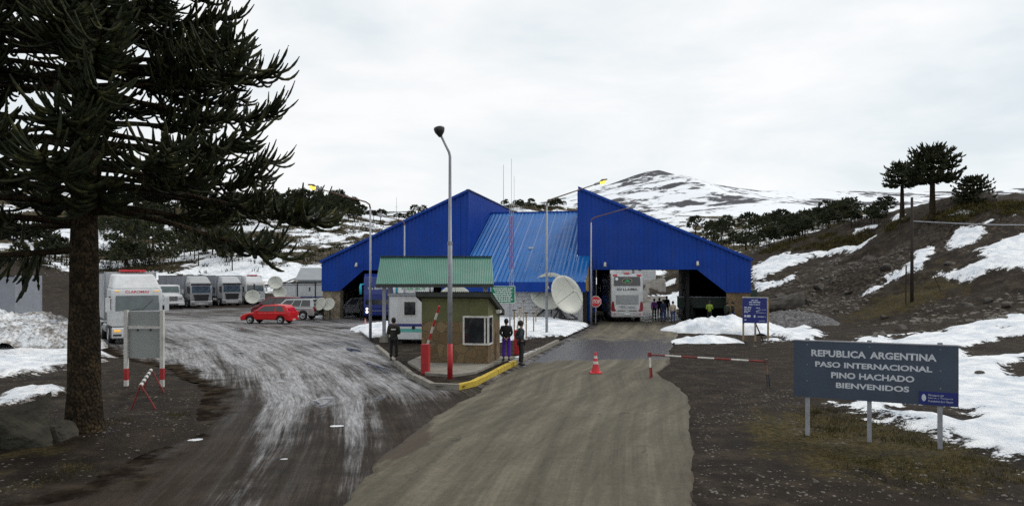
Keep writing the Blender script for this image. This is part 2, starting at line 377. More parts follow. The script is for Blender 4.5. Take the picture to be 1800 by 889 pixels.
ice = ma(nt, 'ADD', ice, ma(nt, 'MULTIPLY', ma(nt, 'SUBTRACT', attr(nt, 'ice'), 0.80), 0.66))
icem = sstep(nt, ice, -0.14, 0.46)
mud = ramp(nt, ma(nt, 'ADD', ma(nt, 'MULTIPLY', fine, 0.5), ma(nt, 'MULTIPLY', midn, 0.5)), [(0.36, (0.009, 0.0062, 0.0042)), (0.5, (0.024, 0.0172, 0.0118)), (0.64, (0.056, 0.042, 0.030))])
brown = sstep(nt, ma(nt, 'ADD', noise(nt, P, 0.25, 4), ma(nt, 'MULTIPLY', ma(nt, 'SUBTRACT', 0.5, attr(nt, 'ice')), 0.25)), 0.5, 0.7)
mud = mixc(nt, ma(nt, 'MULTIPLY', brown, 0.5), mud, (0.034, 0.021, 0.0115))
icec = mixc(nt, sstep(nt, tread, 0.35, 0.7), (0.20, 0.19, 0.19), (0.50, 0.515, 0.545))
c = mixc(nt, ma(nt, 'MULTIPLY', icem, 0.82), mud, icec)
pud = ma(nt, 'MULTIPLY', sstep(nt, noise(nt, st(0.22, 0.8), 1.0, 3, 0.5, 0.6), 0.60, 0.72), sstep(nt, attr(nt, 'ice'), 0.2, 0.5))
c = mixc(nt, ma(nt, 'MULTIPLY', pud, 0.8), c, (0.018, 0.018, 0.022))
edg = sstep(nt, ma(nt, 'ADD', attr(nt, 'edge'), ma(nt, 'MULTIPLY', ma(nt, 'SUBTRACT', noise(nt, P, 1.6, 6, 0.7), 0.5), 1.6)), 0.35, 0.75)
c = mixc(nt, edg, c, ramp(nt, noise(nt, P, 1.3, 6, 0.65), [(0.36, (0.010, 0.0075, 0.006)), (0.5, (0.024, 0.0185, 0.014)), (0.64, (0.055, 0.044, 0.033))]))
nt.links.new(ma(nt, 'MULTIPLY', ma(nt, 'SUBTRACT', 1.0, edg), ma(nt, 'ADD', 0.10, ma(nt, 'MAXIMUM', ma(nt, 'MULTIPLY', icem, 0.32), ma(nt, 'MULTIPLY', pud, 0.4)))), b.inputs['Specular IOR Level'])
nt.links.new(c, b.inputs['Base Color'])
ro = nod(nt, 'ShaderNodeMapRange', {0: streak, 1: 0.35, 2: 0.65, 3: 0.80, 4: 0.48}).outputs[0]
ro = ma(nt, 'ADD', ma(nt, 'MULTIPLY', ro, ma(nt, 'SUBTRACT', 1.0, pud)), ma(nt, 'MULTIPLY', pud, 0.07))
nt.links.new(ro, b.inputs['Roughness'])
h = ma(nt, 'ADD', ma(nt, 'ADD', ma(nt, 'MULTIPLY', streak, 0.7), ma(nt, 'MULTIPLY', fine, 0.4)), ma(nt, 'ADD', ma(nt, 'MULTIPLY', tread, 0.2), ma(nt, 'MULTIPLY', midn, 0.15)))
h = ma(nt, 'MULTIPLY', h, ma(nt, 'SUBTRACT', 1.0, ma(nt, 'MULTIPLY', pud, 0.93)))
bn = nod(nt, 'ShaderNodeBump', {'Height': h, 'Strength': 0.65, 'Distance': 0.11}); nt.links.new(bn.outputs[0], b.inputs['Normal'])

# dusty worn carriageway
m, nt, b = principled('dusty_asphalt'); M_road = m
P = nod(nt, 'ShaderNodeTexCoord').outputs['Object']
s_, t_ = attr(nt, 's'), attr(nt, 't')
streak = noise(nt, st(0.035, 1.3), 1.0, 4, 0.6, 0.12); fine = noise(nt, st(0.12, 6.5), 1.0, 5, 0.75, 0.1)
big = noise(nt, P, 0.3, 4, 0.6); grain = noise(nt, P, 16.0, 4, 0.8)
mott = noise(nt, P, 4.5, 6, 0.75)
t2 = ma(nt, 'ADD', t_, ma(nt, 'MULTIPLY', ma(nt, 'SINE', ma(nt, 'ADD', ma(nt, 'MULTIPLY', s_, 0.14), 0.6)), 2.2))
trk = noise(nt, nod(nt, 'ShaderNodeCombineXYZ', {0: ma(nt, 'MULTIPLY', s_, 0.05), 1: ma(nt, 'MULTIPLY', t2, 3.0), 2: 3.7}).outputs[0], 1.0, 3, 0.6, 0.05)
x = ma(nt, 'ADD', ma(nt, 'ADD', ma(nt, 'MULTIPLY', streak, 0.30), ma(nt, 'ADD', ma(nt, 'MULTIPLY', fine, 0.14), ma(nt, 'MULTIPLY', trk, 0.16))), ma(nt, 'ADD', ma(nt, 'MULTIPLY', big, 0.14), ma(nt, 'ADD', ma(nt, 'MULTIPLY', mott, 0.12), ma(nt, 'MULTIPLY', grain, 0.14))))
c = ramp(nt, x, [(0.42, (0.047, 0.040, 0.0265)), (0.498, (0.091, 0.079, 0.053)), (0.575, (0.155, 0.137, 0.096))])
wet = sstep(nt, ma(nt, 'ADD', attr(nt, 'wet'), ma(nt, 'MULTIPLY', ma(nt, 'SUBTRACT', noise(nt, st(0.7, 1.0), 1.0, 7, 0.75), 0.5), 2.8)), 0.35, 0.85)
c = mixc(nt, ma(nt, 'MULTIPLY', wet, 0.82), c, (0.042, 0.038, 0.036))
mudm = sstep(nt, ma(nt, 'ADD', attr(nt, 'mud'), ma(nt, 'MULTIPLY', ma(nt, 'SUBTRACT', noise(nt, st(0.5, 1.6), 1.0, 6, 0.7), 0.5), 1.5)), 0.45, 0.75)
c = mixc(nt, ma(nt, 'MULTIPLY', mudm, 0.85), c, (0.042, 0.028, 0.017))
spot = sstep(nt, noise(nt, st(0.8, 2.2), 1.0, 5, 0.75), 0.66, 0.72)
c = mixc(nt, ma(nt, 'MULTIPLY', spot, 0.55), c, (0.05, 0.036, 0.022))
crack = nod(nt, 'ShaderNodeTexVoronoi', {'Vector': nod(nt, 'ShaderNodeVectorMath', {0: P, 1: nod(nt, 'ShaderNodeTexNoise', {'Vector': P, 'Scale': 1.5}).outputs[1]}, operation='ADD').outputs[0], 'Scale': 0.28}, feature='DISTANCE_TO_EDGE').outputs[0]
crk = ma(nt, 'MULTIPLY', ma(nt, 'LESS_THAN', crack, 0.004), sstep(nt, big, 0.48, 0.6))
c = mixc(nt, ma(nt, 'MULTIPLY', crk, 0.7), c, (0.025, 0.02, 0.015))
nt.links.new(c, b.inputs['Base Color'])
nt.links.new(ma(nt, 'SUBTRACT', 0.82, ma(nt, 'MULTIPLY', wet, 0.5)), b.inputs['Roughness'])
b.inputs['Specular IOR Level'].default_value = 0.35
bn = nod(nt, 'ShaderNodeBump', {'Height': ma(nt, 'ADD', ma(nt, 'MULTIPLY', grain, 0.5), ma(nt, 'ADD', fine, mudm)), 'Strength': 0.35, 'Distance': 0.03}); nt.links.new(bn.outputs[0], b.inputs['Normal'])

# far mountain: snow over dark rock
m, nt, b = principled('snowy_mountain'); M_mount = m
P = nod(nt, 'ShaderNodeTexCoord').outputs['Object']
mp = nod(nt, 'ShaderNodeMapping', {0: P, 3: (0.0042, 0.0016, 0.012)}).outputs[0]
r1 = noise(nt, mp, 1.0, 8, 0.68, 0.6)
r2 = noise(nt, nod(nt, 'ShaderNodeMapping', {0: P, 3: (0.02, 0.006, 0.05)}).outputs[0], 1.0, 6, 0.7, 0.3)
rk = sstep(nt, ma(nt, 'ADD', ma(nt, 'ADD', ma(nt, 'MULTIPLY', r1, 0.62), ma(nt, 'MULTIPLY', r2, 0.46)), attr(nt, 'rock')), 0.530, 0.575)
c = mixc(nt, rk, (0.78, 0.81, 0.85), (0.030, 0.030, 0.038))
nt.links.new(c, b.inputs['Base Color']); b.inputs['Roughness'].default_value = 0.9
# ------------------------------------------------------------------ terrain heights
CP = []
for X in (-40, -27, -14, -4, 4, 9):
    for Y in (2, 12, 22, 32, 42, 52, 64, 76): CP.append((X, Y, 0.0))
CP += [(X, Y, 0.0) for X in (-16, -4, 8, 20) for Y in (58, 68, 80)]
CP += [(12, 30, 0), (12, 40, 0), (14, 50, 0), (10, 14, 0), (9, 8, 0), (14, 14, .03), (20, 10, 0.15), (-60, 60, 0), (-60, 30, 0), (-60, 0, 0), (-50, 85, 0.2), (-40, 98, .2), (-30, 96, .2), (-22, 90, 0.1),
       (0, -40, 0), (-80, -40, 0), (80, -40, 2), (0, -15, 0), (-30, -15, 0), (30, -15, 0.8), (40, 5, 1.2)]
PX = [(1800, 560, 40), (1800, 690, 22), (1700, 640, 27), (1560, 602, 38), (1440, 600, 39), (1420, 548, 58), (1350, 560, 56), (1603, 530, 55.5), (1700, 520, 52), (1800, 450, 57), (1700, 420, 66), (1800, 400, 64),
      (1480, 560, 56), (1480, 520, 66), (1400, 500, 72), (1340, 480, 80), (1470, 470, 78), (1560, 470, 66), (1540, 420, 82), (1620, 430, 70),
      (1310, 446, 112), (1400, 421, 102), (1460, 410, 96), (1540, 401, 86), (1600, 388, 78), (1640, 378, 75), (1700, 352, 73), (1760, 352, 72), (1830, 350, 70), (2000, 350, 70), (2000, 450, 55), (2000, 560, 40),
      (1700, 375, 120), (1850, 375, 120), (1560, 420, 130), (2100, 380, 110),
      (1160, 517, 94), (1140, 516, 94), (1200, 492, 97), (1192, 478, 104), (1142, 502, 112), (1250, 470, 112),
      (200, 476, 120), (90, 470, 112), (0, 462, 105), (-200, 440, 105), (200, 430, 160), (0, 400, 165), (-200, 380, 170), (330, 440, 150), (400, 465, 128), (330, 400, 220), (180, 352, 260), (0, 340, 260), (-200, 330, 260),
      (330, 362, 290), (430, 350, 305), (500, 340, 310), (560, 352, 325), (520, 445, 160), (600, 450, 150), (600, 405, 235), (680, 398, 290), (740, 374, 330), (650, 376, 330), (800, 378, 345), (900, 360, 360), (980, 366, 360), (1060, 390, 330),
      (900, 450, 130), (750, 450, 140), (1000, 440, 160), (1200, 424, 260), (1250, 442, 185), (1330, 432, 190), (1400, 405, 250), (1500, 378, 300), (1560, 372, 320), (1640, 372, 330), (1800, 385, 300), (2000, 385, 300)]
CP += [at(*p) for p in PX]
CP += [at(px, 402, 480) for px in range(-200, 2100, 200)]
CP = np.array(CP, float)
def _phi(r): return np.sqrt(r * r + 36.0)
_D = np.hypot(CP[:, None, 0] - CP[None, :, 0], CP[:, None, 1] - CP[None, :, 1])
_A = np.zeros((len(CP) + 3,) * 2); _A[:len(CP), :len(CP)] = _phi(_D) - 1e-3 * np.eye(len(CP))
_A[:len(CP), len(CP):] = np.c_[np.ones(len(CP)), CP[:, :2]]; _A[len(CP):, :len(CP)] = _A[:len(CP), len(CP):].T
_w = np.linalg.lstsq(_A, np.r_[CP[:, 2], 0, 0, 0], rcond=None)[0]
FLAT = [gp(-300, 560), gp(60, 552), gp(280, 541), gp(470, 536)] + [(-19, 84), (16, 84), (21, 62), (16, 50), (11, 30), (8.6, 20), (9.5, 12), (9, 4), (-30, 4), (-40, 20)]
def H0(x, y):
    x = np.asarray(x, float); y = np.asarray(y, float); z = np.zeros(x.shape)
    for i in range(len(CP)): z = z + _w[i] * _phi(np.hypot(x - CP[i, 0], y - CP[i, 1]))
    z = z + _w[-3] + _w[-2] * x + _w[-1] * y
    fl = smooth(sdist(FLAT, x, y), -7.0, 1.0)
    return z * (1 - fl)
ISLAND = [gp(764, 684), gp(820, 684), gp(862, 662), gp(905, 640), gp(940, 622), gp(985, 600), gp(1040, 574), (5.0, 56.5), (-1.5, 57.5), (-9, 56), gp(622, 577), gp(640, 592), gp(662, 611), gp(692, 637), gp(722, 662)]
ROAD_L = [(-3.6, 2.0), (-3.1, 7.0), gp(598, 889), gp(655, 825), gp(720, 762), gp(778, 722), gp(835, 692), gp(880, 660), gp(925, 641), gp(965, 617), gp(1000, 600), gp(1045, 575), (7.0, 58), (10.6, 77), (13.5, 92), (15.5, 102)]
ROAD_R = [(1.6, 2.0), (2.2, 7.0), gp(1224, 889), gp(1222, 800), gp(1219, 735), gp(1216, 697), gp(1183, 672), gp(1158, 655), gp(1178, 640), gp(1180, 615), gp(1190, 595), gp(1198, 575), (13.9, 57), (17.3, 75), (20.0, 90), (21.5, 100)]
def respl(P, n):
    P = np.array(P); d = np.r_[0, np.cumsum(np.hypot(*np.diff(P, axis=0).T))]; u = np.linspace(0, d[-1], n)
    return np.c_[np.interp(u, d, P[:, 0]), np.interp(u, d, P[:, 1])]
ROADPOLY = ROAD_L + ROAD_R[::-1]
YARD = [(-4.5, 3), (2, 3), (3, 12), (4, 22), (6, 31), (9, 50), (12, 59), (16, 84), (-18, 84), gp(560, 541), gp(430, 537), gp(290, 540), gp(150, 556), gp(130, 600), gp(200, 627), gp(300, 652), gp(350, 690), gp(318, 735), gp(240, 790), gp(120, 850), gp(0, 885), (-9, 8), (-8, 3)]
def hitxy(px, py):
    """where the sight line through a spot of the photograph meets the terrain"""
    Ys = np.concatenate([np.arange(9, 90, 0.3), np.arange(90, 420, 1.0)])
    x = (px - CX) * Ys / F; zr = CAMH - (py - CY) * Ys / F
    k = np.nonzero(H0(x, Ys) >= zr)[0]
    i = k[0] if len(k) else len(Ys) - 1
    return (x[i], Ys[i])
SNOW = [  # patches of old snow on the slope and verge, outlined where they lie
    [(1440, 602), (1500, 596), (1560, 590), (1640, 582), (1700, 572), (1800, 553), (1900, 540), (1900, 860), (1790, 822), (1720, 796), (1650, 768), (1590, 752), (1545, 740), (1500, 718), (1470, 712), (1560, 703), (1600, 690)],
    [(1322, 470), (1380, 446), (1440, 440), (1490, 430), (1542, 418), (1538, 432), (1480, 444), (1430, 452), (1400, 470), (1345, 486), (1325, 492)],
    [(1325, 496), (1370, 488), (1400, 478), (1398, 486), (1350, 504), (1325, 510)],
    [(1668, 408), (1720, 400), (1735, 412), (1700, 432), (1672, 440)],
    [(1720, 440), (1760, 428), (1800, 415), (1900, 400), (1900, 500), (1800, 484), (1760, 472), (1700, 490), (1640, 486), (1690, 476), (1730, 462)],
    [(1612, 440), (1640, 434), (1630, 462), (1600, 482), (1570, 494), (1545, 488), (1588, 470)],
    [(1510, 520), (1550, 500), (1556, 505), (1520, 522)],
    [(1500, 404), (1545, 394), (1540, 402), (1500, 412)], [(1665, 374), (1710, 366), (1715, 374), (1668, 382)], [(1560, 386), (1592, 378), (1590, 388)], [(1730, 392), (1800, 384), (1800, 388), (1735, 396)],
    [(1350, 582), (1420, 572), (1450, 585), (1440, 602), (1395, 606), (1362, 596)], [(1300, 606), (1362, 594), (1380, 600), (1330, 610)],
    [(-120, 586), (0, 566), (100, 562), (200, 590), (215, 622), (165, 642), (60, 662), (-120, 676)],
    [(-120, 730), (-20, 712), (0, 698), (50, 686), (118, 688), (116, 698), (60, 706), (10, 716), (-60, 735)],
    [(660, 612), (682, 618), (700, 640), (690, 646), (668, 632)],
    [(1130, 520), (1200, 512), (1220, 520), (1200, 545), (1140, 540)], [(1150, 505), (1190, 488), (1192, 496), (1158, 510)]]
SNOWW = [[hitxy(*p) for p in poly] for poly in SNOW]
BARE = [[(1555, 716), (1640, 708), (1700, 722), (1720, 742), (1690, 748), (1640, 732), (1570, 728)], [(1690, 612), (1760, 596), (1830, 590), (1830, 622), (1760, 626), (1700, 632)], [(1762, 645), (1830, 628), (1830, 672), (1775, 668)],
        [(1560, 592), (1610, 585), (1615, 593), (1565, 601)]]
BAREW = [[hitxy(*p) for p in poly] for poly in BARE]

xs = np.unique(np.concatenate([np.arange(-460, -60, 4.0), np.arange(-60, -20, .6), np.arange(-20, 36, .25), np.arange(36, 80, .6), np.arange(80, 464, 4.0)]))
ys = np.unique(np.concatenate([np.arange(-40, 7, 2.0), np.arange(7, 45, .25), np.arange(45, 110, .5), np.arange(110, 210, 1.0), np.arange(210, 484, 2.5)]))
gx, gy = np.meshgrid(xs, ys)
z = H0(gx, gy)
far = smooth(gy, 84, 128)
sd_flat = sdist(FLAT, gx, gy); sd_yard = sdist(YARD, gx, gy); sd_road = sdist(ROADPOLY, gx, gy); sd_isl = sdist(ISLAND, gx, gy)
hillm = smooth(z, 0.3, 2.5)
z += hillm * (1 - far) * (1.5 * (fbm(gx / 5, gy / 5, 3, 5) - 0.5) + 1.3 * (np.abs(fbm(gx / 2.4, gy / 2.4, 9, 5) - 0.5) - .1)) + far * 7.0 * (fbm(gx / 28, gy / 28, 5, 5) - 0.5)
verge = smooth(-np.maximum(np.maximum(sd_yard, sd_road), sd_isl), 0.05, 1.2)
z += verge * (1 - far) * (0.20 * (fbm(gx / 1.7, gy / 1.7, 21, 4) - 0.42) + 0.06 * (fbm(gx / .45, gy / .45, 25, 3) - 0.5))
z -= 0.06 * smooth(np.maximum(sd_yard, sd_road), -0.05, 0.4) + 0.06 * smooth(sd_isl, 0, .5)
# hummock under the big tree and the boulder
tx, ty = gp(148, 772)
z += 0.22 * np.exp(-(((gx - tx + 1.5) / 3.0) ** 2 + ((gy - ty - 0.6) / 2.2) ** 2))
snow = np.zeros(gx.shape); dirty = np.zeros(gx.shape)
for k, poly in enumerate(SNOWW):
    P_ = np.array(poly); size = min(np.ptp(P_[:, 0]), np.ptp(P_[:, 1])); soft = float(np.clip(size * 0.35, 0.5, 2.2))
    snow = np.maximum(snow, np.clip(0.5 + sdist(poly, gx, gy) / soft, 0, 1.15))
snow -= 0.55 * smooth(fbm(gx / 2.6, gy / 2.2, 67, 4), 0.54, 0.70) * (gy > 20) * (gx > 6)
for poly in BAREW: snow = np.minimum(snow, np.clip(0.5 - sdist(poly, gx, gy) / 1.2, 0, 1))
hillnoise = fbm(gx / 22, gy / 30, 31, 5)
pat = smooth(fbm(gx / 8, gy / 8, 41, 5), 0.38, 0.60) - 0.9 * smooth(fbm(gx / 4.5, gy / 6, 47, 4), 0.55, 0.68)
snow = np.maximum(snow, far * np.clip(0.28 + 0.75 * pat + 0.55 * (hillnoise - 0.5) - 0.12 * smooth(-gx, 40, 75) * smooth(170 - gy, 0, 60), 0, 1))
z += 0.16 * smooth(snow, 0.45, 0.75) * (1 - far) * smooth(np.maximum(sd_yard, sd_road), 0.2, -0.6)
z += 0.26 * (fbm(gx / 1.1, gy / 1.1, 83, 4) - 0.5) * smooth(snow, 0.45, 0.8) * (1 - far) * verge
leftbank = (gx < -12) & (gy < 60)
dirty[:] = 0.02 + 0.22 * (fbm(gx / 3, gy / 3, 77, 4) - 0.4); dirty[leftbank] += 0.2
grass = np.clip(0.15 + 0.9 * (fbm(gx / 6, gy / 6, 55, 4) - 0.4), 0, 1) * (0.35 + 0.5 * hillm)
sx, sy = gp(1500, 775)
grass = np.maximum(grass, 0.95 * np.exp(-(((gx - sx) / 3.2) ** 2 + ((gy - sy) / 4.0) ** 2)))
grass = np.maximum(grass, 0.55 * np.exp(-(((gx - tx - .5) / 4.0) ** 2 + ((gy - ty + 1.5) / 2.2) ** 2)))
px_, py_ = hitxy(1600, 525); grass = np.maximum(grass, 0.75 * np.exp(-(((gx - px_) / 7) ** 2 + ((gy - py_) / 4) ** 2)))
grass = np.maximum(grass, 0.6 * far + 0.3 * smooth(z, 6, 9) * (gx > 10))
grass *= smooth(-np.maximum(sd_yard, sd_road), 0.2, 1.5)
ox, oy = hitxy(1480, 490)
rock = 0.85 * np.exp(-(((gx - ox) / 13) ** 2 + ((gy - oy) / 9) ** 2)) + 0.3 * hillm * (gx > 10) * (fbm(gx / 5, gy / 5, 88, 3) > 0.5) * (1 - far)
gme = npmesh('ground', np.stack([gx, gy, z], -1).reshape(-1, 3), gridq(len(xs), len(ys)), {'snow': snow, 'dirty': dirty, 'grass': grass, 'rock': rock})
ground = tag(link('ground', gme, M_ground), kind='structure')
_zg = z
def H(x, y):
    """height of the finished ground mesh"""
    i = int(np.clip(np.searchsorted(xs, x) - 1, 0, len(xs) - 2)); j = int(np.clip(np.searchsorted(ys, y) - 1, 0, len(ys) - 2))
    fx = (x - xs[i]) / (xs[i + 1] - xs[i]); fy = (y - ys[j]) / (ys[j + 1] - ys[j])
    return float((_zg[j, i] * (1 - fx) + _zg[j, i + 1] * fx) * (1 - fy) + (_zg[j + 1, i] * (1 - fx) + _zg[j + 1, i + 1] * fx) * fy)
def spot(px, py):
    x, y = hitxy(px, py); return (x, y, H(x, y))

# ------------------------------------------------------------------ yard
def cut_sheet(x0, x1, y0, y1, step, poly, wob, seed):
    ax = np.arange(x0, x1, step); ay = np.arange(y0, y1, step); X, Y = np.meshgrid(ax, ay)
    sdv = sdist(poly, X, Y) + wob * (fbm(X / .9, Y / .9, seed, 4) - 0.5) * 2
    Q = gridq(len(ax), len(ay)); keep = (sdv.ravel()[Q] > 0).all(1); Q = Q[keep]
    used = np.unique(Q); mp_ = np.full(X.size, -1); mp_[used] = np.arange(len(used))
    return X.ravel()[used], Y.ravel()[used], sdv.ravel()[used], mp_[Q]
GUIDE = respl([(-1.0, -4), (-2.6, 6), gp(500, 889), gp(548, 780), gp(560, 700), gp(520, 645), gp(450, 605), gp(340, 570), (-36, 62), (-48, 72)], 160)
def flow(x, y):
    best = np.full(x.shape, 1e9); s = np.zeros(x.shape); t = np.zeros(x.shape); acc = 0.0
    for i in range(len(GUIDE) - 1):
        a = GUIDE[i]; e = GUIDE[i + 1] - a; L = math.hypot(*e); wx = x - a[0]; wy = y - a[1]
        u = np.clip((wx * e[0] + wy * e[1]) / L / L, 0, 1); d = np.hypot(wx - u * e[0], wy - u * e[1])
        k = d < best; best = np.where(k, d, best); s = np.where(k, acc + u * L, s); t = np.where(k, np.sign(wx * e[1] - wy * e[0]) * d, t); acc += L
    return s, t
yx, yy, ysd, yq = cut_sheet(-48, 17, 3, 85, 0.16, YARD, 0.55, 101)
fs, ft = flow(yx, yy)
icev = 0.50 + 0.55 * smooth(yy, 15, 26) * (1 - 0.5 * smooth(yy, 55, 80)) - 0.22 * smooth(17 - yy, 0, 5) - 0.30 * smooth(yx + yy * 0.10, -1.8, 1.2)
icev += 0.5 * (fbm(yx / 5, yy / 7, 61, 3) - 0.5) + 0.55 * np.exp(-((ft + .85) / 0.5) ** 2) + 0.5 * np.exp(-((ft - 0.95) / 0.38) ** 2) - 0.35 * np.exp(-((ft + 2.3) / 0.8) ** 2) * smooth(28 - yy, 0, 8)
icev -= 0.5 * smooth(1.5 - ysd, 0, 1.5)
yz = 0.05 * (fbm(ft / .55, fs / 9, 71, 3) - 0.5) + 0.035 * (fbm(yx / 2.5, yy / 2.5, 72, 3) - 0.5)
near = smooth(np.maximum(sdist(ROADPOLY, yx, yy), sdist(ISLAND, yx, yy)), -0.7, -0.1)
yz = yz * (1 - near) - 0.01
yme = npmesh('yard', np.stack([yx, yy, yz], 1), yq, {'s': fs, 't': ft, 'ice': np.clip(icev, 0, 1.2), 'edge': np.clip(1.1 - np.maximum(ysd - 0.1, 0) / 1.5, 0, 1.1) * (yx < -3)})
tag(link('yard', yme, M_yard), kind='structure')

# ------------------------------------------------------------------ road
NL, NT = 560, 60
L_ = respl(ROAD_L, NL); Rr = respl(ROAD_R, NL)
sarc = np.r_[0, np.cumsum(np.hypot(*np.diff((L_ + Rr) / 2, axis=0).T))]
ej = lambda seed: 0.34 * (fbm(sarc / 1.3, sarc * 0, seed, 6, .68) - 0.5)
wid = np.hypot(*(Rr - L_).T)
U = np.linspace(0, 1, NT)[None, :]; lo = (ej(5) * 1.5 / wid)[:, None]; hi = (1 + ej(6) / wid)[:, None]
UU = lo + (hi - lo) * U
RX_ = L_[:, None, 0] * (1 - UU) + Rr[:, None, 0] * UU; RY_ = L_[:, None, 1] * (1 - UU) + Rr[:, None, 1] * UU
RZ_ = np.full(RX_.shape, 0.03) + 0.015 * (fbm(RX_ / 2, RY_ / 3, 7, 3) - 0.5) + np.maximum(H0(RX_, RY_), 0) * smooth(RY_, 82, 88)
RZ_[:, 0] -= 0.12; RZ_[:, -1] -= 0.12
tt = (UU - 0.5) * wid[:, None]; ss = np.repeat(sarc[:, None], NT, 1)
wet = 0.80 * smooth(RY_ - 0.35 * (RX_ - 2), 28.6, 31.0) * (1 - smooth(RY_, 36, 44)) + 0.35 * smooth(RY_, 30, 31) + 0.35 * smooth(RY_, 55, 60)
mud = 0.85 * np.exp(-(((RX_ + 2.2) / 0.7) ** 2 + ((RY_ - 15.3) / 1.6) ** 2)) + 0.5 * smooth(0.6 - (UU * wid[:, None]), 0, 0.6) + 0.62 * smooth(0.5 - ((1 - UU) * wid[:, None]), 0, 0.5) + 0.28 * np.exp(-(((RX_ - 0.3 - (RY_ - 11) * .35) / 0.5) ** 2)) * smooth(19 - RY_, 0, 5)
rme = npmesh('road', np.stack([RX_, RY_, RZ_], -1).reshape(-1, 3), gridq(NT, NL), {'s': ss, 't': tt, 'wet': wet, 'mud': mud})
tag(link('road', rme, M_road), kind='structure')

# ------------------------------------------------------------------ traffic island
ix, iy, isd, iq = cut_sheet(-13, 8, 20, 60, 0.12, ISLAND, 0.0, 1)
islsnow = np.zeros(ix.shape)
for poly in ([gp(884, 655), gp(905, 632), gp(955, 612), gp(975, 612), gp(935, 632), gp(920, 640)], [gp(865, 606), gp(960, 596), gp(1000, 594), gp(1042, 572), (6, 57), (-3, 57), gp(830, 580)], [gp(612, 578), gp(668, 560), gp(760, 560), gp(760, 582), gp(690, 596), gp(640, 598)]):
    islsnow = np.maximum(islsnow, np.clip(0.5 + sdist(poly, ix, iy) / 1.0, 0, 1.1))
for poly in ([gp(930, 604), gp(960, 596), gp(990, 600), gp(975, 609), gp(935, 613)],): islsnow = np.minimum(islsnow, np.clip(0.5 - sdist(poly, ix, iy) / 0.6, 0, 1))
iz = 0.10 + 0.05 * (fbm(ix / 1.2, iy / 1.2, 33, 4) - 0.5) * smooth(isd, 0.2, 0.8)
iz += smooth(islsnow, 0.4, 0.9) * (0.16 + 0.12 * (fbm(ix / 2, iy / 2, 35, 4) - 0.4)) * smooth(isd, -0.1, 0.5)
iz += 0.35 * smooth(iy, 44, 54) * smooth(isd, 0.0, 3.0) * smooth(ix, -4, -1)
ime = npmesh('traffic_island', np.stack([ix, iy, iz], 1), iq, {'snow': islsnow, 'dirty': 0.02 + 0.1 * fbm(ix, iy, 3, 3), 'grass': 0 * ix + .1, 'rock': 0 * ix})
island = tag(link('traffic_island', ime, M_ground), kind='structure')
def IH(x, y):
    d = (ix - x) ** 2 + (iy - y) ** 2; return float(iz[np.argmin(d)])
edge_ = ISLAND[12:] + ISLAND[:6]
E = respl(edge_, 400); total = np.r_[0, np.cumsum(np.hypot(*np.diff(E, axis=0).T))]
kl = 1.0; nk = int(total[-1] / kl)
stone = MB(); stone.box(-kl / 2 + .012, kl / 2 - .012, -0.09, 0.09, -0.1, 0.165)
kme = stone.mesh('kerb_stone'); kme.materials.append(M_conc)
kmy = stone.mesh('kerb_stone'); kmy.materials.append(M_yellow)
ya = gp(820, 684)
for i in range(nk):
    a = np.array([np.interp(i * kl, total, E[:, j]) for j in (0, 1)]); b_ = np.array([np.interp((i + 1) * kl, total, E[:, j]) for j in (0, 1)])
    mid = (a + b_) / 2; yel = mid[0] > ya[0] - 0.1 and 22 < mid[1] < 29.5
    o = link('kerb_stone', kmy if yel else kme, None, island, (mid[0], mid[1], rnd.uniform(-.012, .012)), math.atan2(*(b_ - a)[::-1]) + rnd.uniform(-.02, .02))
    o.rotation_euler.x = rnd.uniform(-.03, .03)
# concrete slab the booth stands on
slab = MB(); slab.prism([gp(748, 664), gp(792, 668), gp(836, 662), gp(884, 640), (0.1, 30.4), (-3.9, 30.9), (-4.2, 28.6)], 0.08, 0.20, 'z'); 
slab.build('concrete_slab', M_conc, island, bevel=0.015)

# ------------------------------------------------------------------ snow banks
def mound(name, label, cx, cy, rx, ry, rz, h, seed, dirt=0.1, lumpy=0.6, base=0.0, mat=None, n=90):
    a = np.linspace(-1, 1, n); U, V = np.meshgrid(a, a); r = np.hypot(U, V)
    rr = r * (1 + 0.5 * (fbm(U * 2 + seed, V * 2, seed, 3) - 0.5))
    prof = np.clip(1 - rr ** 2, -0.15, 1) ** 1.0 if False else np.where(rr < 1, (1 - np.minimum(rr, 1) ** 2) ** 0.8, -0.10 * (rr - 1))
    zz = h * prof * (1 - lumpy / 2 + lumpy * fbm(U * rx * 1.1 + 3, V * ry * 1.1, seed + 3, 5)) + 0.38 * h * prof * (fbm(U * rx * 3, V * ry * 3, seed + 9, 4) - .5) - 0.05
    k = gridq(n, n); keep = (rr.ravel()[k] < 1.06).all(1)
    me = npmesh(name, np.stack([U * rx, V * ry, zz], -1).reshape(-1, 3), k[keep], {'dirty': dirt + 0.3 * (fbm(U * 4, V * 4, seed + 5, 4) - .45)})
    o = link(name, me, mat or M_snow, None, (cx, cy, base), rz)
    return tag(o, label, 'snow bank' if name == 'snow_bank' else 'gravel pile')
x, y = gp(1278, 583); mound('snow_bank', 'white ploughed snow heap beside the road in front of the right archway', x, y, 4.3, 2.6, -0.2, 1.0, 4, 0.06)
x, y = gp(1228, 604); mound('snow_bank', 'low lumpy snow pile at the edge of the road near the blue notice', x + .6, y + .7, 2.0, 1.2, 0.1, 0.42, 14, 0.10)
x, y = gp(10, 596); mound('snow_bank', 'tall dirty snow bank at the far left below the grey trailer', x - 2, y + 2, 8.0, 3.2, -0.05, 1.5, 24, 0.35, 0.6)
x, y = gp(165, 606); mound('snow_bank', 'dirty snow bank behind the big tree trunk beside the white lorry', x - 2.3, y - 1.5, 3.9, 2.4, -0.1, 1.3, 34, 0.35, 0.6)
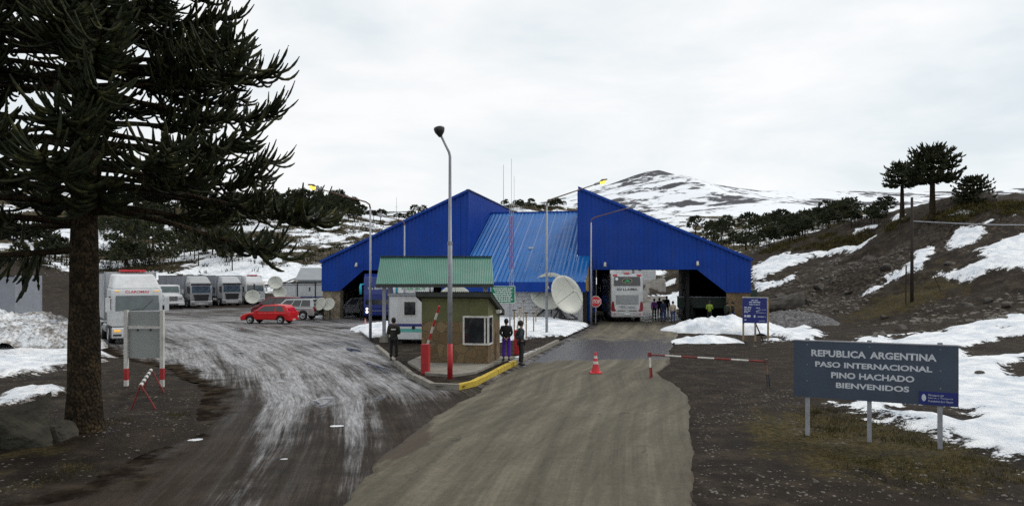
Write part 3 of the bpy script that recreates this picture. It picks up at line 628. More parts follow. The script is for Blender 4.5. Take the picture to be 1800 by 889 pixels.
x, y = gp(572, 557); mound('snow_bank', 'small snow bank below the two dishes at the stone pillar', x, y + 1.0, 2.9, 1.2, 0.0, 0.65, 44, 0.1, 0.5)
x, y = gp(672, 582); mound('snow_bank', 'snow bank on the island behind the grey canopy post', x + .3, y + 1.2, 2.6, 2.6, 0.0, 0.55, 54, 0.02, 0.3, 0.08)

m, nt, b = principled('grey_gravel'); M_gravel = m
P = nod(nt, 'ShaderNodeTexCoord').outputs['Object']
v = nod(nt, 'ShaderNodeTexVoronoi', {'Vector': P, 'Scale': 9.0})
nt.links.new(ramp(nt, nod(nt, 'ShaderNodeSeparateColor', {0: v.outputs['Color']}).outputs[0], [(0, (0.05, 0.048, 0.05)), (1, (0.20, 0.19, 0.19))]), b.inputs['Base Color'])
bn = nod(nt, 'ShaderNodeBump', {'Height': v.outputs['Distance'], 'Strength': 1.0, 'Distance': 0.1}, invert=True); nt.links.new(bn.outputs[0], b.inputs['Normal']); b.inputs['Roughness'].default_value = 0.9
x, y = gp(1412, 580); mound('gravel_pile', 'long low pile of grey gravel at the foot of the dark slope', x, y + 2, 3.6, 2.4, 0.1, 1.25, 64, 0.0, 0.2, 0.0, M_gravel)

for px, py, r_, lab in ((345, 771, .30, 'small clump of snow on the dark mud near the big tree'), (590, 748, .38, 'flat clump of snow in the middle of the slushy yard'), (500, 806, .26, 'thin snow clump near the front of the yard')):
    x, y = gp(px, py); mound('snow_bank', lab, x, y, r_, r_ * .7, .3, .05, int(px), 0.05, 0.3, 0.0, n=24)
# ------------------------------------------------------------------ far mountain
mx = np.arange(-3000, 3001, 14.0); my = np.concatenate([np.arange(440, 900, 16.0), np.arange(900, 3300, 22.0)])
GX, GY = np.meshgrid(mx, my); pxm = CX + F * GX / np.maximum(GY, 1)
RG = 2500.0
rp = np.array([(-1500, 330), (-300, 322), (100, 326), (200, 328), (330, 335), (500, 352), (700, 368), (870, 360), (930, 352), (985, 345), (1030, 333), (1070, 320), (1110, 306), (1138, 297), (1158, 294), (1195, 306), (1240, 317), (1290, 325), (1340, 331), (1420, 333), (1500, 331), (1600, 335), (1700, 330), (1800, 327), (2400, 315), (3400, 330)], float)
ridge = CAMH + (CY - np.interp(CX + F * GX / RG, rp[:, 0], rp[:, 1])) * RG / F
q = (GY - 440) / (RG - 440)
shape_ = np.where(q < 1, 0.08 + 0.92 * np.clip(q, 0, 1) ** 1.35, 1 - 0.6 * (q - 1))
Z = ridge * shape_ + 34 * (fbm(GX / 420, GY / 420, 91, 6, .5) - 0.5) * np.clip(q * 2, 0.1, 1) * (1 - 0.75 * np.exp(-((q - 1) / 0.12) ** 2)) - 8 + 22 * np.clip(1 - q * 5, 0, 1)
sh = fbm(GX / 120, GY / 300, 95, 4); Z += 10 * (sh - .5)
peak = np.exp(-(((GX - 500) / 230) ** 2 + ((GY - 2450) / 500) ** 2))
mrock = 0.042 * peak - 0.004 + 0.04 * (fbm(GX / 300, GY / 200, 97, 3) - .5)
mrock += 0.05 * np.exp(-((GY - 2050) / 60) ** 2) * smooth(GX, 750, 900) + 0.09 * (fbm(GX / 500, GY / 60, 99, 3) - .5) + .02 * smooth(GX, 700, 1000)
mme = npmesh('mountain', np.stack([GX, GY, Z], -1).reshape(-1, 3), gridq(len(mx), len(my)), {'rock': mrock})
tag(link('mountain', mme, M_mount), kind='structure')
# ------------------------------------------------------------------ customs building
BRZ = -R(11.3)
bld = empty('customs_building', 'big blue corrugated customs hall with two peaked wings and a low centre roof', 'building', (-3.7, 60, 0), BRZ)
PITCH = 0.35
def ribbed(u0, u1, bot, top, place, name, mat, parent, sheet=1.05, depth=0.05, breaks=()):
    """ribbed sheets side by side; each sheet is its own mesh. place(u, z, off) gives a point"""
    u = u0
    while u < u1 - 0.02:
        ue = min(u + sheet, u1); us = set([u, ue])
        k = math.floor(u / PITCH) - 1
        while k * PITCH < ue:
            for fr in (0.0, 0.12, 0.5, 0.62):
                q = (k + fr) * PITCH
                if u < q < ue: us.add(q)
            k += 1
        for q in breaks:
            if u < q < ue: us |= {q - 1e-3, q + 1e-3}
        us = sorted(us); mb = MB(); V = []
        for q in us:
            ph = (q / PITCH) % 1.0
            off = depth if ph < 0.119 else (depth * (1 - (ph - 0.12) / 0.06) if ph < 0.18 else 0.0)
            off = depth if ph < 0.12 + 1e-6 or ph > 0.995 else (0.0 if ph < 0.5 - 1e-6 else (0.35 * depth if ph < 0.62 - 1e-6 else 0.0))
            b0, t0 = bot(q), top(q)
            V += [place(q, b0, off), place(q, t0, off)]
        mb.add(V, [(2 * i, 2 * i + 2, 2 * i + 3, 2 * i + 1) for i in range(len(us) - 1)])
        mb.build(name, mat, parent); u = ue + 0.004
PEAK, EAVE, LOW, OPEN = 10.8, 4.9, 2.46, 4.28
def pw(pts):
    P_ = np.array(pts, float); return lambda q: float(np.interp(q, P_[:, 0], P_[:, 1]))
topL = pw([(-13.3, EAVE), (0, PEAK)]); botL = pw([(-13.3, LOW), (-11.6, LOW), (-9.37, OPEN), (-1.4, OPEN), (-1.39, 0.05), (0, 0.05)])
topR = pw([(9.33, PEAK), (22.8, EAVE)]); botR = pw([(9.33, 0.05), (10.4, 0.05), (10.41, OPEN), (18.7, OPEN), (20.96, LOW), (22.8, LOW)])
ribbed(-13.3, 0, botL, topL, lambda u, z, o: (u, -o, z), 'cladding_sheet', M_blue, bld, breaks=(-11.6, -9.37, -1.4))
ribbed(9.33, 22.8, botR, topR, lambda u, z, o: (u, -o, z), 'cladding_sheet', M_blue, bld, breaks=(10.4, 18.7, 20.96))
DEP = 18.0
# inner wall of the left wing, and of the right wing
ribbed(0, DEP, lambda v: 0.0, lambda v: PEAK, lambda v, z, o: (0.02 + o, v, z), 'inner_wall_sheet', M_blue, bld)
mb = MB(); mb.box(9.23, 9.32, 0.05, DEP, 0, PEAK); mb.build('inner_wall', M_blue, bld)
for s, nm in ((0, 'l'), (1, 'r')):
    uo = -13.3 if s == 0 else 22.8; ui = -0.02 if s == 0 else 9.35
    mb = MB(); d = 0.12                                    # roof slab
    a, c = (uo - (.18 if s == 0 else -.18), EAVE + .02), (ui, PEAK + .04)
    mb.prism([a, c, (c[0], c[1] + d), (a[0], a[1] + d)], -0.22, DEP + .1, 'y'); mb.build('wing_roof', M_blue, bld)
    mb = MB(); x0, x1 = (uo + .02, uo + .2) if s == 0 else (uo - .2, uo - .02)    # outer wall: stone foot, sheet above
    mb.box(x0, x1, 0.1, DEP, LOW, EAVE); mb.build('outer_wall', M_blue, bld)
    mb = MB(); mb.box(x0, x1, 0.1, DEP, 0, LOW - .003); mb.build('stone_wall', M_stone2 if s == 0 else M_stone, bld)
    mb = MB(); p0, p1 = (-13.1, -11.6) if s == 0 else (20.98, 22.62)
    mb.box(p0, p1, 0.06, 0.75, -.1, LOW + .02); mb.build('stone_pillar', M_stone2 if s == 0 else M_stone, bld, bevel=0.03)
    # lining behind the front, dark, and back wall with its own gateway
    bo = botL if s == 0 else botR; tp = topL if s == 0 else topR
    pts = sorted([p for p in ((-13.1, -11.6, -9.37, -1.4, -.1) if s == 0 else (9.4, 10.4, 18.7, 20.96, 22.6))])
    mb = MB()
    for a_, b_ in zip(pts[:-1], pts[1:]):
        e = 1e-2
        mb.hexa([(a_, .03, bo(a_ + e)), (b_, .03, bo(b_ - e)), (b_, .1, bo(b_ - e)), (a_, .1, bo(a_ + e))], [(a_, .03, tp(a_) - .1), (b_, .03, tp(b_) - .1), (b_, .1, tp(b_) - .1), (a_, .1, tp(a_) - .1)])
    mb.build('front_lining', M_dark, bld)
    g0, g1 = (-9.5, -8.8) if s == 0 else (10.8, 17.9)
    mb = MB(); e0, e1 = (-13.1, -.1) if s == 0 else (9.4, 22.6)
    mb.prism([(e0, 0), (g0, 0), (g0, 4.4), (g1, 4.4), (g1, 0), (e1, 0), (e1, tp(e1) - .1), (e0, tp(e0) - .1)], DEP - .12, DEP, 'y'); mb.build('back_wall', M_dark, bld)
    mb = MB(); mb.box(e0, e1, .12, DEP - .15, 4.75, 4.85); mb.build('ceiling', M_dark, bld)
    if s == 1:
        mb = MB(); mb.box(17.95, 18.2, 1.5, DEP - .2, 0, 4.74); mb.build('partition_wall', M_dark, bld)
    # flashings along the rakes and openings
    mb = MB(); t0, t1 = (-13.34, EAVE - .02), (0.02, PEAK + 0.0)
    if s == 1: t0, t1 = (9.31, PEAK), (22.84, EAVE - .02)
    mb.prism([t0, t1, (t1[0], t1[1] + .22), (t0[0], t0[1] + .22)], -0.26, -0.2, 'y'); mb.build('rake_flashing', M_blue, bld)
    o_ = [(-13.3, LOW), (-11.6, LOW), (-9.37, OPEN), (-1.4, OPEN)] if s == 0 else [(10.4, OPEN), (18.7, OPEN), (20.96, LOW), (22.8, LOW)]
    for p, q_ in zip(o_[:-1], o_[1:]):
        mb = MB(); mb.prism([(p[0], p[1] - .05), (q_[0], q_[1] - .05), (q_[0], q_[1] + .05), (p[0], p[1] + .05)], -.075, -.055, 'y'); mb.build('opening_trim', M_blue, bld)
# pale cap on the left peak corner
mb = MB(); mb.box(-.02, .1, -.09, 0, 4.3, PEAK); mb.build('corner_flashing', M_blue, bld)
mb = MB(); mb.box(-.1, .16, -.24, DEP, PEAK + .17, PEAK + .22); mb.build('peak_capping', M_galv, bld)
# centre roof
RV, RZt, EV, EZ = 8.2, 9.7, -4.3, 3.2
def rz_(v): return EZ + (RZt - EZ) * (v - EV) / (RV - EV)
ribbed(0.12, 9.22, lambda u: EV, lambda u: RV, lambda u, v, o: (u, v, rz_(v) + o), 'roof_sheet', M_blue_roof, bld, depth=0.065)
for u0, u1 in ((-1.0, .116), (9.224, 10.3)):
    ribbed(u0, u1, lambda u: EV, lambda u: -0.27, lambda u, v, o: (u, v, rz_(v) + o), 'roof_sheet', M_blue_roof, bld, sheet=2, depth=0.09)
mb = MB(); mb.box(.1, 9.24, RV - .1, RV + .25, RZt - .1, RZt + .12); mb.build('ridge_cap', M_blue, bld)
mb = MB(); mb.prism([(RV, RZt), (DEP, 7.0), (DEP, 6.8), (RV, RZt - .2)], .1, 9.22, 'x'); mb.build('rear_roof_slope', M_blue_roof, bld)
mb = MB(); mb.box(-1.02, 10.32, EV - .05, EV + .03, EZ - .72, EZ + .05); mb.build('eave_fascia', M_blue, bld)
mb = MB(); mb.box(-.9, 10.0, -3.35, -3.15, 0, 2.9); mb.build('front_wall', M_brickw, bld)
blk = MB()
bx = MB(); bx.box(-.29, .29, -.04, .03, -.12, .12); bme = bx.mesh('block'); bme.materials.append(M_brickw)
for r_ in range(10):
    for k in range(10):
        u = 4.6 + k * .6 + (.3 if r_ % 2 else 0)
        if u < 9.7: link('block', bme, None, bld, (u, -3.37 - rnd.uniform(0, .006), .16 + r_ * .26))
for uu in (10.12,):
    mb = MB(); mb.prism([(-4.2, 2.5), (-.3, 2.5), (-.3, rz_(-.3) - .06), (-4.2, rz_(-4.2) - .06)], uu, uu + .06, 'x'); mb.build('gable_panel', M_yply, bld)
mb = MB(); mb.box(10.0, 10.3, -3.3, -3.0, 0, 2.6); mb.build('timber_post', M_poledark, bld)
for u, z_ in ((-9.9, 4.75), (18.75, 4.75), (11.5, 4.7)):
    mb = MB(); mb.tube([(u, -.1, z_), (u, -.35, z_ + .06)], .03, 6); mb.tube([(u, -.3, z_ + .1), (u, -.46, z_ - .22)], [.09, .12], 8); mb.build('flood_light', M_whitep, bld, smoothf=True)
# dishes and bits on the roof
mb = MB(); mb.box(5.0, 5.4, 1.0, 1.06, rz_(1.0) + .08, rz_(1.0) + .2); mb.build('roof_vent', M_whitep, bld)

# ------------------------------------------------------------------ booth on the island
ax = Vector((.981, -.196, 0)); booth = empty('guard_booth', 'guard booth with olive render above brown stone and a white corner window', 'booth', (-.93, 27.75, .2), BRZ)
BW, BD = 2.72, 2.15; bh0, bh1 = 2.62, 1.92               # front and back height
mb = MB(); mb.box(-BW, 0, 0, BD, 0, 1.62); mb.build('stone_base', M_stone, booth, bevel=.012)
mb = MB()
mb.hexa([(-BW + .004, .004, 1.624), (-.004, .004, 1.624), (-.004, BD - .004, 1.624), (-BW + .004, BD - .004, 1.624)], [(-BW + .004, .004, bh0), (-.004, .004, bh0), (-.004, BD - .004, bh1), (-BW + .004, BD - .004, bh1)])
mb.build('rendered_wall', M_olive, booth)
def rf(y): return bh0 + (bh1 - bh0) * y / BD
mb = MB(); nrib = 40; V = []; fs_ = []
for i in range(nrib * 2 + 1):
    x = -BW - .2 + (BW + .38) * i / (nrib * 2); o = .03 if i % 2 else 0
    V += [(x, -.22, rf(-.22) + .1 + o), (x, BD + .25, rf(BD + .25) + .1 + o)]
fs_ = [(2 * i, 2 * i + 2, 2 * i + 3, 2 * i + 1) for i in range(nrib * 2)]
mb.add(V, fs_); mb.build('roof_sheet', M_roofdark, booth)
mb = MB(); mb.hexa([(-BW - .18, -.2, rf(-.2) - .08), (.16, -.2, rf(-.2) - .08), (.16, BD + .22, rf(BD + .22) - .08), (-BW - .18, BD + .22, rf(BD + .22) - .08)], [(-BW - .18, -.2, rf(-.2) + .09), (.16, -.2, rf(-.2) + .09), (.16, BD + .22, rf(BD + .22) + .09), (-BW - .18, BD + .22, rf(BD + .22) + .09)])
mb.build('roof_board', M_roofdark, booth)
win = MB(); wz0, wz1 = .72, 1.86
win.box(-1.02, .035, -.03, .02, wz0, wz0 + .07); win.box(-1.02, .035, -.03, .02, wz1 - .07, wz1); win.box(-1.02, -.95, -.03, .02, wz0 + .07, wz1 - .07); win.box(-.035, .035, -.032, .03, wz0 + .07, wz1 - .07)
win.box(.005, .034, .03, .72, wz0, wz0 + .07); win.box(.005, .034, .03, .72, wz1 - .07, wz1); win.box(.005, .034, .65, .72, wz0 + .07, wz1 - .07)
wf = win.build('corner_window', M_whitep, booth)
mb = MB(); mb.box(-.95, -.035, -.012, .01, wz0 + .07, wz1 - .07); mb.build('pane', M_glass, wf)
mb = MB(); mb.box(.002, .016, .03, .65, wz0 + .07, wz1 - .07); mb.build('pane', M_glass, wf)
mb = MB(); mb.box(-.16, -.10, -.016, -.011, wz0 + .07, wz1 - .07); mb.build('mullion', M_whitep, wf)
mb = MB(); mb.tube([(.05, 1.0, 2.02), (.2, 1.0, 2.06)], .015, 6); mb.box(.12, .3, .9, 1.1, 1.93, 2.05); mb.build('wall_lamp', M_whitep, booth)

# white cabin behind
cab = empty('site_cabin', 'white cabin with navy and sea green stripes behind the guard booth', 'cabin', (-6.46, 37.4, 0), BRZ * .4)
def cabin(t, L, D, z0, z1, win_x=None):
    mb = MB(); mb.box(0, L, 0, D, z0, z1); mb.build('body', M_white, t, bevel=.04)
    mb = MB(); mb.box(-.01, L + .01, -.006, .01, z0 + (z1 - z0) * .30, z0 + (z1 - z0) * .36); mb.build('stripe', M_stripeb, t)
    mb = MB(); mb.box(-.01, L + .01, -.006, .01, z0 + (z1 - z0) * .17, z0 + (z1 - z0) * .25); mb.build('stripe', M_stripet, t)
    mb = MB(); mb.box(-.06, L + .06, -.08, D + .06, z1, z1 + .09); mb.build('roof', M_greyroof, t)
    mb = MB()
    for x in (.4, L - .6): mb.box(x, x + .25, .2, D - .2, 0, z0)
    mb.build('support', M_black, t)
    if win_x is not None:
        f = MB(); a, b_, c_, d_ = win_x, win_x + .7, 1.55, 2.35
        f.box(a, b_, -.03, .01, c_, c_ + .05); f.box(a, b_, -.03, .01, d_ - .05, d_); f.box(a, a + .05, -.03, .01, c_ + .05, d_ - .05); f.box(b_ - .05, b_, -.03, .01, c_ + .05, d_ - .05)
        f = f.build('window', M_whitep, t); g = MB(); g.box(a + .05, b_ - .05, -.012, .01, c_ + .05, d_ - .05); g.build('pane', M_glass, f)
cabin(cab, 3.6, 2.3, .32, 2.62, .76)
mb = MB(); mb.lathe([(.09, 0), (.09, .03)], 12, TX(1.3, -.005, .95) @ RX(90)); mb.build('vent', M_black, cab)

# green canopy
can = empty('green_canopy', 'green corrugated gable canopy on grey posts above the white cabin', 'canopy', (-4.25, 40.0, 0), R(4))
CW, cr, ce, cd = 3.12, 4.72, 3.22, 2.15
for sgn in (-1, 1):
    i = 0; x = -CW
    while x < CW - .01:
        mb = MB(); xe = min(x + 1.04, CW); n = 11; V = []
        for k in range(n * 2 + 1):
            q = x + (xe - x) * k / (n * 2); o = .028 if k % 2 else 0
            V += [(q, 0, cr + o), (q, sgn * cd, ce + o)]
        mb.add(V, [(2 * k, 2 * k + 2, 2 * k + 3, 2 * k + 1) for k in range(n * 2)]); mb.build('roof_sheet', M_green_roof, can); x = xe + .003
mb = MB(); mb.box(-CW - .02, CW + .02, -.12, .12, cr + .02, cr + .07); mb.build('ridge_cap', M_roofdark, can)
for sgn in (-1, 1):
    mb = MB(); mb.box(-CW, CW, sgn * cd - .05, sgn * cd + .05, ce - .17, ce - .02); mb.build('eave_beam', M_roofdark, can)
for x in (-2.75, 2.75):
    for y in (-1.5, 1.5):
        mb = MB(); mb.box(x - .09, x + .09, y - .09, y + .09, .3, ce + .3); p = mb.build('post', M_galv, can)
        f = MB(); f.hexa([(x - .26, y - .26, 0), (x + .26, y - .26, 0), (x + .26, y + .26, 0), (x - .26, y + .26, 0)], [(x - .17, y - .17, .42), (x + .17, y - .17, .42), (x + .17, y + .17, .42), (x - .17, y + .17, .42)]); f.build('footing', M_conc, p)
for x in (-CW + .05, CW - .05):
    mb = MB(); mb.prism([(-cd, ce - .05), (cd, ce - .05), (0, cr - .05)], x - .03, x + .03, 'x'); mb.build('gable', M_roofdark, can)

# barriers with red boxes
def striped(path0, path1, r, n, m0, m1, parent, name='band'):
    a, b_ = Vector(path0), Vector(path1)
    for i in range(n):
        p, q = a.lerp(b_, i / n), a.lerp(b_, (i + 1) / n)
        mb = MB(); mb.tube([p, q], r, 8); mb.build(name, m0 if i % 2 == 0 else m1, parent)
x, y = gp(748, 662)
bar = empty('lift_barrier', 'red barrier box with a raised striped arm in front of the booth', 'barrier', (x, y, .10), R(-8))
mb = MB(); mb.box(-.14, .14, -.14, .14, 0, 1.08); mb.build('box', M_red, bar, bevel=.02)
striped((.06, -.02, 1.0), (.58, -.3, 2.45), .042, 6, M_whitep, M_red, bar, 'arm_band')
x, y = gp(903, 632)
bar = empty('lift_barrier', 'red barrier box with a raised pale arm beside the two standing men', 'barrier', (x + .15, y + 1.0, .12), R(-8))
mb = MB(); mb.box(-.12, .12, -.12, .12, 0, 1.1); mb.build('box', M_red, bar, bevel=.02)
striped((0, 0, 1.05), (.02, .9, 2.0), .035, 3, M_wood, M_whitep, bar, 'arm_band')

# ------------------------------------------------------------------ lamps
def lamp_arm(label, x, y, z0, h, side, lit, reach=2.85, rise=.75):
    t = empty('street_lamp', label, 'street lamp', (x, y, z0), 0, 'tall street lamps')
    mb = MB(); mb.tube([(0, 0, -.1), (0, 0, h * .45), (0, 0, h * .46), (0, 0, h - .35)], [.085, .08, .065, .05], 10); mb.build('pole', M_galv, t, smoothf=True)
    mb = MB(); mb.tube([(0, 0, h - .36), (side * .05, 0, h - .12), (side * .25, 0, h + .02), (side * reach, 0, h + rise)], [.05, .045, .04, .03], 8); mb.build('arm', M_rust, t, smoothf=True)
    d = Vector((side * reach - side * .25, 0, rise)).normalized(); e = Vector((side * (reach - .05), 0, h + rise - .01))
    mb = MB(); mb.tube([e - d * .05, e + d * .3], [.07, .08], 8); hd = mb.build('head', M_galv, t, smoothf=True)
    mb = MB(); mb.tube([e + d * .3 + Vector((0, 0, .05)), e + d * .45 + Vector((0, 0, .07)), e + d * .78 + Vector((0, 0, .06))], [.03, .1, .03], 8); mb.build('hood', M_rust if lit else M_galv, hd, smoothf=True)
    if True:
        mb = MB(); mb.tube([e + d * .3, e + d * .42 - Vector((0, 0, .05)), e + d * .6 - Vector((0, 0, .04)), e + d * .7], [.05, .11, .1, .03], 8); mb.build('bulb', M_lampy if lit else M_lens, hd, smoothf=True)
    return t
x, y = gp(651, 598); lamp_arm('lit street lamp left of the green canopy, arm pointing left', x, y, .1, 7.75, -1, True)
x, y = gp(961, 591); lamp_arm('lit street lamp on the snowy island, arm pointing right', x, y, .2, 8.1, 1, True, 3.0, .95)
x, y = gp(1039, 570); lamp_arm('unlit street lamp beside the stop sign, arm pointing right', x, y, 0, 8.15, 1, False, 2.8, .75)
x, y, _ = at(711, 489, 54.0); lamp_arm('unlit street lamp standing behind the green canopy', x, y, 0, 7.9, -1, False, 1.4, .3)
x, y = gp(791, 671)
t = empty('street_lamp', 'tallest street lamp, red foot and bent top, in front of the guard booth', 'street lamp', (x, y, .12), 0, 'tall street lamps')
mb = MB(); mb.tube([(0, 0, -.05), (0, 0, 1.18)], .092, 12); mb.build('red_foot', M_red, t, smoothf=True)
mb = MB(); mb.tube([(0, 0, 1.15), (0, 0, 4.6), (0, 0, 4.61), (0, 0, 7.1), (0, 0, 7.55), (-.03, 0, 7.7), (-.30, -.1, 8.25)], [.085, .078, .062, .05, .048, .046, .042], 10); mb.build('pole', M_galv, t, smoothf=True)
mb = MB(); mb.lathe([(.05, 0), (.09, .06), (.16, .16), (.19, .28), (.17, .33), (.1, .36)], 14, TX(-.32, -.1, 8.2) @ RY(-8)); mb.build('head', M_trim, t, smoothf=True)
mb = MB(); mb.tube([(0, 0, 4.55), (0, 0, 4.66)], .088, 10); mb.build('collar', M_galv, t)

# lattice mast in front of the centre roof
x, y, _ = at(899, 489, 51.5)
t = empty('lattice_mast', 'thin red and white lattice mast in front of the centre roof', 'mast', (x, y, 0))
hm = 12.2; leg = [(.16 * math.cos(a), .16 * math.sin(a)) for a in (0.5, 2.6, 4.7)]
for k, (a, b_) in enumerate(((0, 4.2), (4.2, 8.0), (8.0, 9.0))):
    mt = [M_galv, M_red, M_galv][k]; mb = MB()
    for (lx, ly) in leg: mb.tube([(lx, ly, a), (lx, ly, b_)], .022, 5)
    z_ = a; j = 0
    while z_ < b_ - .3:
        for q in range(3):
            p, r_ = leg[q], leg[(q + 1) % 3]
            mb.tube([(p[0], p[1], z_), (r_[0], r_[1], z_ + .35)], .011, 4)
        z_ += .35
    mb.build('lattice_section', mt, t)
mb = MB(); mb.tube([(0, 0, 8.9), (0, 0, hm)], .012, 5); mb.tube([(.2, 0, 8.6), (.2, 0, 10.9)], .01, 4); mb.build('whip_antenna', M_galv, t)
x, y, _ = at(885, 489, 95); mb = MB(); mb.tube([(0, 0, 0), (0, 0, 17.3)], [.06, .025], 5)
o = mb.build('radio_mast', M_galv, None, (x, y, H(x, y))); tag(o, 'slim bare radio mast rising behind the centre roof', 'mast')
x, y, z_ = spot(697, 393); mb = MB(); mb.tube([(0, 0, -.3), (0, 0, 11)], [.12, .05], 5); mb.tube([(-.5, 0, 7), (.5, 0, 7)], .05, 4); o = mb.build('radio_mast', M_galv, None, (x, y, z_)); tag(o, 'grey mast on the wooded hill left of the blue peak', 'mast')

# ------------------------------------------------------------------ dishes
def dish(label, x, y, z0, d, az, el, hgt, mount='mast', group=None):
    t = empty('satellite_dish', label, 'satellite dish', (x, y, z0), R(az), group)
    n = 24; prof = [(d / 2 * k / 7, .13 * d * (k / 7) ** 2) for k in range(8)]
    V = []; M = TX(0, -.1, hgt) @ RX(90 - el)
    mb = MB(); k = len(prof)
    mb.lathe([(max(r, .01), z_) for r, z_ in prof] + [(r + .012, z_ - .03) for r, z_ in prof[::-1] if r > .02], n, M); mb.build('reflector', M_dish, t, smoothf=True)
    tip = M @ Vector((0, 0, d * .42)); mb = MB()
    for a in (90, 210, 330): mb.tube([M @ Vector((d * .48 * math.cos(R(a)), d * .48 * math.sin(R(a)), .15 * d)), tip], .005 * d, 4)
    arm = mb.build('feed_arm', M_trim, t); mb = MB(); mb.tube([tip, tip + (M.to_3x3() @ Vector((0, 0, -.08 * d)))], .035 * d, 8); mb.build('feed_horn', M_dish, arm)
    mb = MB()
    if mount == 'mast': mb.tube([(0, .12, -.1), (0, .12, hgt)], .05, 8); mb.tube([(0, .12, hgt - .05), (0, -.06, hgt)], .05, 6)
    else:
        mb.tube([(0, .3, 0), (0, .3, hgt - .1), (0, -.05, hgt)], [.14, .12, .12], 8)
        for sx in (-1, 1): mb.tube([(0, .3, hgt * .55), (sx * d * .42, -.25, .03)], .07, 6); mb.tube([(0, .3, .05), (sx * d * .42, -.25, .03)], .06, 6)
        mb.tube([(0, .3, hgt * .5), (0, 1.2, .03)], .06, 6)
    mb.build('mount', M_trim, t); return t
def isl(px, Y): 
    x = (px - CX) * Y / F; return x, Y, IH(x, Y)
x, y, z_ = isl(990, 53.0); dish('large cream satellite dish facing right, front one of the pair on the snow', x, y, z_ - .05, 3.0, 38, 20, 1.78, 'base', 'large satellite dishes')
x, y, z_ = isl(968, 55.0); dish('large grey-white satellite dish behind the cream one on the snow', x, y, z_ - .05, 3.0, -14, 20, 2.0, 'base', 'large satellite dishes')
x, y, z_ = isl(800, 50.0); dish('white satellite dish rising behind the guard booth roof', x, y, z_, 2.4, 8, 30, 1.75, 'base', 'large satellite dishes')
for px, Y, hg, d, az, lab in ((484, 72, 3.05, 1.4, 20, 'upper small white dish left of the striped cabin'), (491, 72, 2.05, 1.35, 25, 'lower small white dish left of the striped cabin'), (444, 72, 1.6, 1.45, 20, 'small white dish standing before the rightmost lorry cab'),
                          (566, 60.6, 1.30, 1.15, -30, 'left one of two small dishes beside the stone pillar'), (579, 60.4, 1.30, 1.1, -8, 'right one of two small dishes beside the stone pillar')):
    x = (px - CX) * Y / F; dish(lab, x, Y, 0, d, az, 22, hg, 'mast', 'small satellite dishes')

# ------------------------------------------------------------------ signs
def dashes(parent, rows, mat, y=-.03, seed=1):
    rr = random.Random(seed)
    for (x0, x1, z_, h_) in rows:                          # words too small to read
        mb = MB(); x = x0
        while x < x1 - .02:
            w_ = min(rr.uniform(.07, .2), x1 - x); mb.box(x, x + w_, y - .003, y, z_ - h_ / 2, z_ + h_ / 2); x += w_ + .035
        mb.build('print_line', mat, parent)
def put_text(parent, body, w_, h_, x, y, z_, mat, bold=.012, rz=None):
    for me in text_words(body, w_, h_, bold):
        o = link('lettering', me, mat, parent, (x, y, z_))
        if rz is not None: o.rotation_euler = (0, 0, rz)
A = Vector(at(1395, 489, F / 78.5)[:2]); Bv = Vector(at(1685, 489, F / 86)[:2]); SW = (Bv - A).length; mid = (A + Bv) / 2
gz = H(mid.x, mid.y)
sg = empty('welcome_sign', 'large slate blue welcome sign with pale capitals on three grey posts', 'sign', (mid.x, mid.y, 0), math.atan2(Bv.y - A.y, Bv.x - A.x))
ztop, zbot = 2.14, .90
n = 3
for i in range(n):                                         # three sheets side by side
    mb = MB(); x0 = -SW / 2 + SW * i / n; mb.box(x0 + .0003, x0 + SW / n - .0003, -.02, .02, zbot, ztop); mb.build('board_panel', M_sign, sg)
mb = MB(); mb.box(-SW / 2, SW / 2, -.03, .03, ztop + .001, ztop + .025); mb.build('top_edge', M_galv, sg)
for px in (1418, 1533, 1655):
    fx = (px - 1395) / 290; x = -SW / 2 + SW * (fx + .012 * (1 - fx)); mb = MB(); wx = mid + (Bv - A).normalized() * x
    mb.box(x - .045, x + .045, .022, .10, H(wx.x, wx.y) - .15, ztop + .06); mb.build('post', M_galv, sg)
hh = ztop - zbot
for px in (1418, 1533, 1655):
    fx = (px - 1395) / 290; x = -SW / 2 + SW * (fx + .012 * (1 - fx))
    for zz in (zbot + .36, (zbot + ztop) / 2 + .1, ztop - .08):
        mb = MB(); mb.lathe([(.014, 0), (.009, .008)], 8, TX(x, -.02, zz) @ RX(90)); mb.build('bolt', M_galv, sg)
for body, fw, h_, fz in (('REPUBLICA ARGENTINA', .76, .150, .205), ('PASO INTERNACIONAL', .71, .122, .40), ('PINO HACHADO', .505, .132, .58), ('BIENVENIDOS', .445, .120, .755)):
    put_text(sg, body, SW * fw, h_, -.01, -.024, ztop - hh * fz, M_letter, .034)
px0 = SW / 2 - SW * .225
mb = MB(); mb.box(px0, SW / 2 - .012, -.026, -.0205, zbot + .02, zbot + .285); pl = mb.build('ministry_plate', M_signb, sg)
for body, w_, z_ in (('Ministerio del', .27, .215), ('Interior y Transporte', .44, .155), ('Presidencia de la Nacion', .44, .095)):
    o = put_text(pl, body, w_, .042, px0 + .17 + w_ / 2, -.029, zbot + z_, M_letter, .0)
mb = MB(); mb.lathe([(.012, -.07), (.036, -.04), (.042, 0), (.03, .05), (.008, .075)], 10, TX(px0 + .09, -.027, zbot + .155) @ Matrix.Diagonal((1, .06, 1, 1))); mb.build('crest', M_letter, pl)

